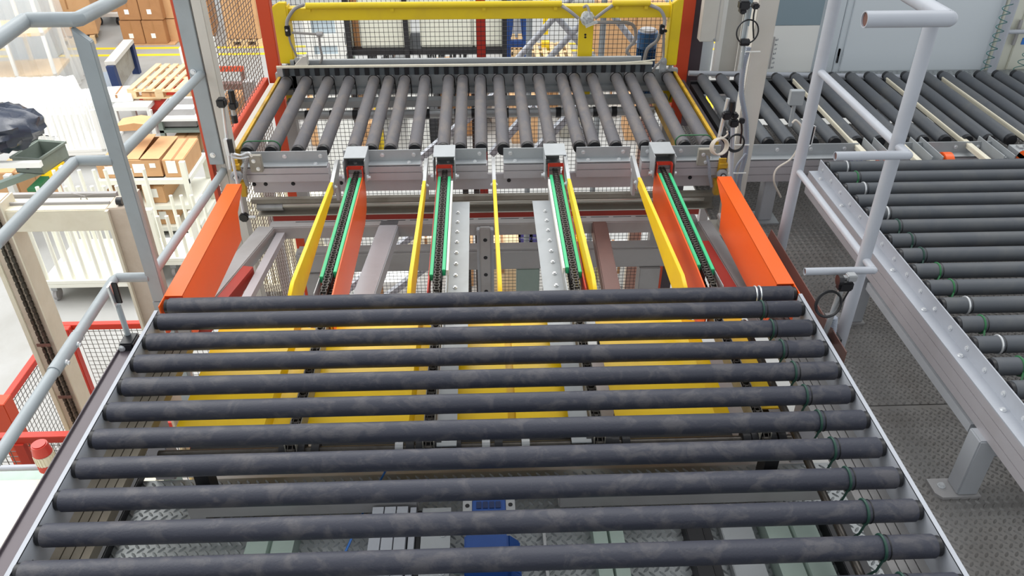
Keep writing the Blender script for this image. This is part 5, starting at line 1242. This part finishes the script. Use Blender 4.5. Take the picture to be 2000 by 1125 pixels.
shelfbox(268, 312, 1, 33, 'carton with white label on the second shelf', False); shelfbox(196, 240, 1, 26, 'carton at the left end of the second shelf', False)
shelfbox(275, 318, 2, 30, 'carton with white label on the third shelf', False); shelfbox(215, 250, 2, 30, 'plain carton at the left of the third shelf', False, papers=())
shelfbox(260, 300, 3, 34, 'carton on the lowest shelf behind the second rod cart', False); shelfbox(310, 340, 3, 34, 'small carton at the right end of the lowest shelf', False)
o = MB().prism([(0, 0), (.3, .01), (.4, .05), (.2, .08), (.02, .05)], 'y', 0, .2).build('kraft_paper', 'card'); c = PY(262, 285, ysr+.4); o.location = (c.x-.1, ysr+.3, zs[0]+.36); tag(o, 'crumpled kraft paper on the open carton', 'paper')
# tables, bins
x, y, w_ = span(322, 385, 300)
t = thing('work_table', 'white topped work table with a grey bin underneath, left of the orange edge', 'table', (x, y, FL)); zt4 = PY(350, 232, y).z-FL
MB().box(-w_/2-.05, w_/2+.15, 0, .7, zt4-.03, zt4).build('table_top', 'white', t, local=True)
for sx in (-w_/2, w_/2+.08): MB().box(sx, sx+.05, 0.02, .07, 0, zt4-.031).box(sx, sx+.05, .62, .67, 0, zt4-.031).build('leg', 'crate', t, local=True)
MB().box(-w_/2, w_/2+.13, 0.02, .65, .25, .28).build('lower_shelf', 'crate', t, local=True)
b_ = thing('storage_bin', 'grey metal bin on the lower shelf of the white table', 'bin', (x+.02, y+.1, FL+.281))
MB().box(-.2, .2, 0, .012, 0, .22).box(-.2, .2, .34, .352, 0, .22).box(-.2, -.188, .012, .34, 0, .22).box(.188, .2, .012, .34, 0, .22).box(-.2, .2, 0, .352, 0, .01).build('bin', 'frame_grey', b_, local=True); MB().box(-.18, .18, .02, .33, .012, .12).build('contents', 'chain', b_, local=True)
x, y, w_ = span(255, 300, 262)
t = thing('work_table', 'long white table with parts boxes behind the draped goods', 'table', (x, y, FL)); MB().box(-w_, w_*.55, 0, .6, .3, .35).build('table_top', 'white', t, local=True)
for sx in (-w_, w_*.45): MB().box(sx, sx+.05, 0, .05, 0, .299).box(sx, sx+.05, .5, .55, 0, .299).build('leg', 'white', t, local=True)
carton(x-.25, y+.15, FL+.351, .35, .3, .1, 'white box on the long white table', None, .1, 'white', ()); carton(x+.14, y+.2, FL+.351, .22, .3, .1, 'tan carton on the long white table', None, -.05, 'card', ())
# pallet on red lift
x, y, w_ = span(252, 372, 190, -2.1)
pallet(x, y, -2.12, w_*1.02, .95, 'pale wooden pallet on the red lift table by the orange post', -.05, None, 7)
t = thing('lift_table', 'red lift table under the pale pallet', 'table', (x, y+.05, FL)); MB().box(-w_/2+.1, w_/2, 0, .8, .22, .37).build('top', 'red', t, local=True); MB().box(-w_/2+.15, w_/2-.05, .05, .75, 0, .219).build('base', 'red_dark', t, local=True)
c = PZ(236, 190, FL); c2 = PZ(268, 143, FL); hp = PY(232, 128, c.y).z
t = thing('panel_frame', 'upright blue edged panel standing left of the pale pallet', 'panel', tuple(c))
MB().bar(c+Vector((0, 0, .0)), Vector((c.x-.02, c.y, hp)), .1, .08, (0, 1, 0)).bar(c2, Vector((c2.x, c2.y, hp)), .1, .08, (0, 1, 0)).build('blue_upright', 'blue_dark', t)
MB().bar(Vector((c.x, c.y+.05, (FL+hp)/2+.04)), Vector((c2.x, c2.y-.05, (FL+hp)/2+.04)), .02, hp-FL-.12).build('sheet', 'steel_dirty', t); MB().bar(Vector((c.x-.02, c.y, hp+.03)), Vector((c2.x, c2.y, hp+.03)), .13, .05).build('top_cap', 'post_beige', t)
a, b, c_, d_ = PZ(160, 200, FL), PZ(236, 200, FL), PZ(238, 138, FL), PZ(192, 148, FL)
o = MB().add([(a.x, a.y, FL+.03), (b.x, b.y, FL+.05), (c_.x, c_.y, FL+.02), (d_.x, d_.y, FL+.04), (a.x, a.y, FL), (b.x, b.y, FL), (c_.x, c_.y, FL), (d_.x, d_.y, FL)], [(0, 1, 2, 3), (0, 4, 5, 1), (1, 5, 6, 2), (2, 6, 7, 3), (3, 7, 4, 0), (4, 7, 6, 5)]).build('ground_sheet', 'blue_tarp', smooth=False); tag(o, 'grey-blue sheet lying on the hall floor left of the blue panel', 'sheet')
# black film covered thing, crate on roller bench
c = PZ(40, 250, -1.35); blk = blob((0, 0, 0), .36, 11, (1.1, .9, .55), 16, .09).build('bag', 'binbag'); blk.location = (c.x-.22, c.y, -1.35); tag(blk, 'black plastic film bundle at the left edge', 'bag')
t = thing('roller_bench', 'green and yellow edged roller bench at the left edge', 'bench', (c.x, c.y, FL)); 
yb3 = c.y-1.1; a = PZ(0, 375, -1.9); b = PZ(118, 312, -1.9)
MB().bar((a.x-.3, a.y-.05, -1.93), (b.x, b.y, -1.93), .06, .06).build('side_beam', 'galv_green', t); a2, b2 = PZ(62, 372, -1.88), PZ(118, 318, -1.88); mid = a2.lerp(b2, .45)
MB().bar(a2, mid, .08, .03).build('green_edge', 'belt_bright', t); MB().bar(mid, b2, .08, .03).build('yellow_edge', 'yellow', t)
for p in (a, b, PZ(10, 330, -1.9)): MB().box(p.x-.03, p.x+.03, p.y-.03, p.y+.03, FL, -1.96).build('leg', 'white', t)
MB().box(c.x-.35, c.x+.2, c.y-.25, c.y-.2, -1.62, -1.57).box(c.x+.35, c.x+.4, c.y-.25, c.y-.2, FL, -1.62).box(c.x-.35, c.x-.3, c.y-.25, c.y-.2, FL, -1.62).build('frame', 'white', t)
p = PZ(62, 345, -1.9)
t = thing('plastic_crate', 'grey-green open crate on the roller bench', 'crate', (p.x, p.y, -1.87), -.2)
w0 = .14; MB().box(-w0, w0, 0, .015, 0, .16).box(-w0, w0, .37, .385, 0, .16).box(-w0, -w0+.015, .015, .37, 0, .16).box(w0-.015, w0, .015, .37, 0, .16).box(-w0, w0, 0, .385, 0, .012).box(-w0-.012, w0+.012, -.012, .0, .145, .165).box(-w0-.012, w0+.012, .385, .397, .145, .165).box(-w0-.012, -w0, 0, .385, .145, .165).box(w0, w0+.012, 0, .385, .145, .165).build('body', 'crate', t, local=True)
MB().cyl((.0, -.0135, .08), (0, -.012, .08), .028, 16).build('hole', 'blackm', t, local=True)
carton(p.x-.35, p.y+.3, FL, .4, .4, .5, 'brown carton behind the roller bench at the left edge', None, 0, 'card', ())
# more cartons and clutter in the mid left
for i, (u0, u1, v, h, mm, lab) in enumerate(((345, 392, 300, .2, 'card', 'flat open carton under the white table end'), (372, 420, 195, .7, 'white', 'white machine case behind the orange angle'))):
    x, y, w_ = span(u0, u1, v); carton(x, y, FL, w_, .5, h, lab, None, 0, mm, ())
# seen through the left mesh
x, y, w_ = span(446, 512, 92); pallet(x, y, FL, w_*1.05, .8, 'pallet under the tan carton behind the brown mesh'); carton(x, y+.02, FL+.125, w_, .7, .62, 'tan carton on a pallet behind the brown mesh', None, 0, 'card', ())
x, y, w_ = span(395, 420, 72); carton(x, y, FL, w_*1.1, .7, .9, 'brown carton behind the grey post top', None, .2, 'card_dark', ((.6, .5, .3, .2),))
x, y, w_ = span(425, 500, 260); t = thing('rusty_machine', 'dim brown frame machine behind the brown mesh', 'machine', (x, y, FL)); MB().box(-w_/2, w_/2, 0, .1, .55, .62).box(-w_/2, -w_/2+.07, 0, .07, 0, .549).box(w_/2-.07, w_/2, 0, .07, 0, .549).build('frame', 'brown_metal', t, local=True); MB().box(-w_/2+.1, w_/2-.15, .02, .5, .1, .4).build('box', 'card_dark', t, local=True); MB().box(-w_/2, w_/2, -.03, -.005, .78, .84).build('red_bar', 'orange_red', t, local=True); MB().box(-w_/2, -w_/2+.04, -.03, -.005, .62, .779).box(w_/2-.04, w_/2, -.03, -.005, .62, .779).build('riser', 'brown_metal', t, local=True)

# ================================================================== centre background through the mesh
yw2 = 8.2
def BX(u, v=110, y=None): return PY(u, v, y or yw2).x
t = thing('window_partition', 'white framed partition with pale panels behind the gantry on the left', 'partition', (BX(635), yw2, FL))
z_a = PY(630, 116, yw2).z; z_m = PY(630, 78, yw2).z
zt5 = PY(630, 38, yw2).z
x0, x1 = BX(600), BX(677)
for z0_, z1_ in ((FL, z_a+.05), (z_m-.06, z_m+.06), (zt5+.0, zt5+.12)): MB().box(x0, x1, yw2, yw2+.05, z0_, z1_).build('frame_rail', 'white', t)
for x in (x0, x1-.08): MB().box(x, x+.08, yw2-.01, yw2+.055, FL, zt5+.12).build('frame_post', 'white', t)
MB().box(x0+.081, x1-.081, yw2+.02, yw2+.03, z_a+.051, z_m-.061).box(x0+.081, x1-.081, yw2+.02, yw2+.03, z_m+.061, zt5-.001).build('panel', 'glass', t)
yk = 9.6
kz0 = PY(800, 93, yk).z; kz1 = PY(800, -15, yk).z
for (u0, u1, lab) in ((677, 690, 'narrow beige cabinet beside the white partition'), (705, 796, 'wide beige cabinet in the middle left behind the mesh'), (822, 925, 'wide beige cabinet left of the slim red post'), (926, 984, 'beige cabinet right of the slim red post')):
    t = thing('control_cabinet', lab, 'cabinet', (PY((u0+u1)/2, 90, yk).x, yk, kz0)); MB().box(PY(u0, 90, yk).x, PY(u1, 90, yk).x, yk, yk+.6, kz0, kz1).build('body', 'cab_beige', t, bevel=.01); MB().box(PY(u0, 90, yk).x+.03, PY(u1, 90, yk).x-.03, yk-.01, yk-.001, kz0+.03, kz1-.03).build('door', 'cab_beige', t, bevel=.004)
o = MB().box(PY(690, 90, yk).x+.01, PY(705, 90, yk).x-.01, yk+.05, yk+.3, kz0, kz1).build('carton_column', 'card_dark'); tag(o, 'brown column of packaging between the beige cabinets', 'packaging')
t = thing('cabinet_stand', 'black steel stand carrying the beige cabinets', 'stand', (PY(820, 100, yk).x, yk, FL))
MB().box(PY(675, 100, yk).x, PY(988, 100, yk).x, yk-.05, yk+.6, PY(800, 104, yk).z, kz0-.001).build('base_beam', 'blackm', t)
for u in (686, 797, 985): x = PY(u, 100, yk).x; MB().box(x-.028, x+.028, yk-.12, yk-.051, FL, kz1).build('post', 'blackm', t)
m = MB()
rnd = random.Random(5)
for i in range(34):
    u = rnd.choice([720, 725, 730, 760, 830, 850, 870, 890, 900])+rnd.uniform(-12, 12); p = PY(u, 105, yk); q = p+Vector((rnd.uniform(-.25, .25), rnd.uniform(-.3, 0), -.45)); m.tube(bez(p, p+Vector((0, -.1, -.3)), q+Vector((0, 0, .25)), q, 6), .012, 5)
m.build('cable_bundle', 'black', t, kind='stuff')
t = thing('blue_rack', 'blue steel rack with white sacks right of the cabinets', 'rack', (PY(1008, 85, 10.5).x, 10.5, FL))
xa, xb_ = PY(989, 85, 10.5).x, PY(1030, 85, 10.5).x; zq = PY(1008, 80, 10.5).z
for x in (xa, xb_-.06): MB().box(x, x+.06, 10.5, 10.56, FL, 1.0).build('upright', 'blue', t)
MB().box(xa, xb_, 10.49, 10.57, zq-.08, zq).build('beam', 'blue', t); MB().bar((xa+.05, 10.53, zq+.05), (xb_/2+xa/2, 10.53, zq+.9), .04, .04).bar((xb_-.05, 10.53, zq+.05), (xb_/2+xa/2, 10.53, zq+.9), .04, .04).build('brace', 'blue', t)
MB().box(xa+.07, xb_-.07, 10.6, 11.0, zq, zq+.9).build('white_sacks', 'white', t, bevel=.05)
x, y, w_ = span(988, 1030, 112); pallet(x, y, FL, w_*1.1, .7, 'pallet below the blue rack'); carton(x, y+.05, FL+.125, w_, .6, .25, 'cream carton on the pallet below the blue rack', None, 0, 'wood', ())
# white inclined tubes of the stair behind the mesh
t = thing('stair_rail', 'white inclined stair tubes behind the mesh right of the slim red post', 'stair rail', (.7, 5.3, FL))
yd = 5.3
for (a, b) in (((1008, 118), (1130, -20)), ((1065, 122), (1168, 10)), ((1085, 30), (1180, 140)), ((1190, 20), (1240, 85))):
    MB().cyl(PY(*a, yd), PY(*b, yd), .021, 14).build('tube', 'rail_white', t)
for u in (1034, 1178): p = PY(u, 60, yd+.03); MB().cyl((p.x, yd+.05, FL), (p.x, yd+.05, 1.2), .02, 14).build('upright', 'rail_grey', t)
x, y, w_ = span(1170, 1300, 125); carton(x, y, FL, w_, .9, .8, 'big tan crate behind the blue motor', None, 0, 'card', ())
c = PZ(1065, 108, FL); t = thing('yellow_stand', 'thin yellow stand right of the blue rack', 'stand', tuple(c)); MB().box(-.06, .06, 0, .12, 0, .2).box(-.04, .04, .05, .1, .3, 1.2).build('stand', 'yellow_gantry', t, local=True)
x, y, w_ = span(1030, 1120, 130); pallet(x, y, FL, w_, .8, 'pale pallet on the floor between the white tubes')
# objects seen down through the rear rollers
items = [(610, 650, 285, .55, 'card', 'tan carton below the rear conveyor at the left'), (655, 700, 250, .5, 'card', 'second tan carton below the rear conveyor'), (650, 690, 205, .5, 'crate', 'grey case below the rear conveyor'), (745, 790, 230, .7, 'white', 'white machine case under the rear rollers'), (800, 850, 290, .8, 'white', 'white appliance under the middle of the rear rollers'), (850, 900, 225, .6, 'card', 'tan carton under the middle of the rear rollers'), (960, 1000, 240, .5, 'white', 'white box right of the middle under the rear rollers'), (1000, 1050, 280, .5, 'card', 'tan carton right of the middle under the rear rollers'), (1095, 1150, 270, .4, 'steel_dirty', 'dark metal case at the right under the rear rollers'), (1170, 1210, 230, .5, 'white', 'white box at the right under the rear rollers'), (590, 625, 225, .4, 'white', 'white box at the far left under the rear rollers'), (700, 735, 298, .35, 'card', 'low tan carton under the rear rollers near the yellow pole'), (905, 950, 265, .45, 'card_dark', 'brown carton beside the black reel under the rear rollers'), (1060, 1090, 225, .5, 'card', 'tan carton behind the white braces'), (1220, 1260, 275, .45, 'card', 'tan carton below the last rear rollers at the right'), (1120, 1160, 205, .4, 'crate', 'grey case behind the white braces at the right')]
for u0, u1, v, h, mm, lab in items:
    x, y, w_ = span(u0, u1, v); carton(x, y, FL, w_, .5, h, lab, None, rnd.uniform(-.2, .2), mm, ())
c = PZ(850, 300, FL); t = thing('black_reel', 'black reel standing below the rear conveyor', 'reel', (c.x, c.y+.3, FL)); MB().cyl((-.05, 0, .3), (.05, 0, .3), .3, 28).build('reel', 'blackm', t, local=True); MB().cyl((-.07, 0, .3), (.07, 0, .3), .08, 16).build('hub', 'zinc', t, local=True)
c = PZ(830, 250, FL); t = thing('yellow_post', 'yellow pole standing under the rear rollers', 'pole', tuple(PZ(745, 290, FL))); MB().cyl((0, 0, 0), (0, 0, .6), .04, 12).build('pole', 'yellow_gantry', t, local=True)
# inclined braces and things below the frame
t = thing('brace_frame', 'white inclined braces below the rear conveyor', 'brace', (-.3, 5.0, FL))
for (a, b, y) in (((820, 310), (985, 170), 5.0), ((960, 300), (1045, 205), 5.0), ((1030, 310), (1130, 205), 5.0), ((650, 590), (875, 400), 5.0), ((740, 590), (900, 470), 5.0), ((1100, 200), (1160, 300), 5.0)):
    MB().bar(PY(*a, y), PY(*b, y), .06, .04).build('brace', 'rail_white', t)
for u in (905, 928): p = PY(u, 250, 5.0); MB().box(p.x-.02, p.x+.02, 5.02, 5.05, -2.2, -.4).build('rack_strip', 'chain', t)
MB().box(-1.5, 1.6, 5.0, 5.06, -2.4, -2.3).build('base_beam', 'frame_grey', t)
MB().box(-1.5, -1.44, 5.0, 5.06, FL, -.3).box(1.54, 1.6, 5.0, 5.06, FL, -.3).build('upright', 'frame_grey', t)
x = PY(600, 500, 4.6).x; t = thing('fence_post', 'red leg post seen below the grey frame at the left', 'post', (x, 4.6, FL)); MB().box(x-.05, x+.05, 4.57, 4.63, FL, -.25).build('upright', 'red', t)
x = PY(1275, 520, 4.6).x; t = thing('fence_post', 'red leg post seen below the grey frame at the right', 'post', (x, 4.6, FL)); MB().box(x-.05, x+.05, 4.57, 4.63, FL, -.25).build('upright', 'red', t)
x = PY(1235, 520, 4.7).x; t = thing('machine_post', 'beige leg beside the right red leg post', 'post', (x, 4.7, FL)); MB().box(x-.04, x+.04, 4.7, 4.76, FL, -.3).build('leg', 'beige_warm', t)
for (u0, u1, v, h, mm, lab) in ((880, 925, 560, .35, 'card', 'tan carton under the lift frame left of centre'), (950, 1015, 575, .4, 'wood', 'pale wooden crate under the lift frame'), (700, 800, 610, .3, 'white', 'white bench under the lift frame'), (1170, 1240, 560, .25, 'white', 'white case under the lift frame at the right'), (1120, 1150, 560, .3, 'yellow_gantry', 'yellow box under the lift frame'), (800, 870, 520, .3, 'beige', 'cream box under the lift frame')):
    x, y, w_ = span(u0, u1, v); carton(x, y, FL, w_, .4, h, lab, None, 0, mm, ())
x, y, w_ = span(965, 1085, 500)
for i in range(5):
    t = thing('plastic_crate', '%s violet-blue slatted crate in the row below the grey frame' % ('leftmost', 'second', 'middle', 'fourth', 'rightmost')[i], 'crate', (x-w_/2+w_*(i+.5)/5, y, FL), 0, 'violet-blue crates below the frame'); wq = w_/5*.46
    m = MB()
    for k in range(5): m.box(-wq, wq, 0, .01, .02+k*.06, .055+k*.06); m.box(-wq, wq, .3, .31, .02+k*.06, .055+k*.06)
    for sx in (-wq, wq-.01): m.box(sx, sx+.01, 0, .31, 0, .32)
    m.box(-wq, wq, 0, .31, 0, .01); m.build('crate', 'purple', t, local=True)
x, y, w_ = span(515, 600, 600); rodcart(x, y, w_*1.3, .6, .7, 'cream rod cart seen through the mesh below the left yellow bar', 8, 2, 0, 'beige')
x, y, w_ = span(500, 640, 505); t = thing('bench', 'white slatted bench seen below the grey frame at the left', 'bench', (x, y, FL))
for i in range(9): MB().box(-w_/2+i*w_/9, -w_/2+i*w_/9+.05, 0, .05, .1, .6).build('slat', 'beige', t, local=True)
MB().box(-w_/2, w_/2, 0.05, .5, .58, .6).box(-w_/2, w_/2, .05, .09, 0, .1).build('top', 'beige', t, local=True)
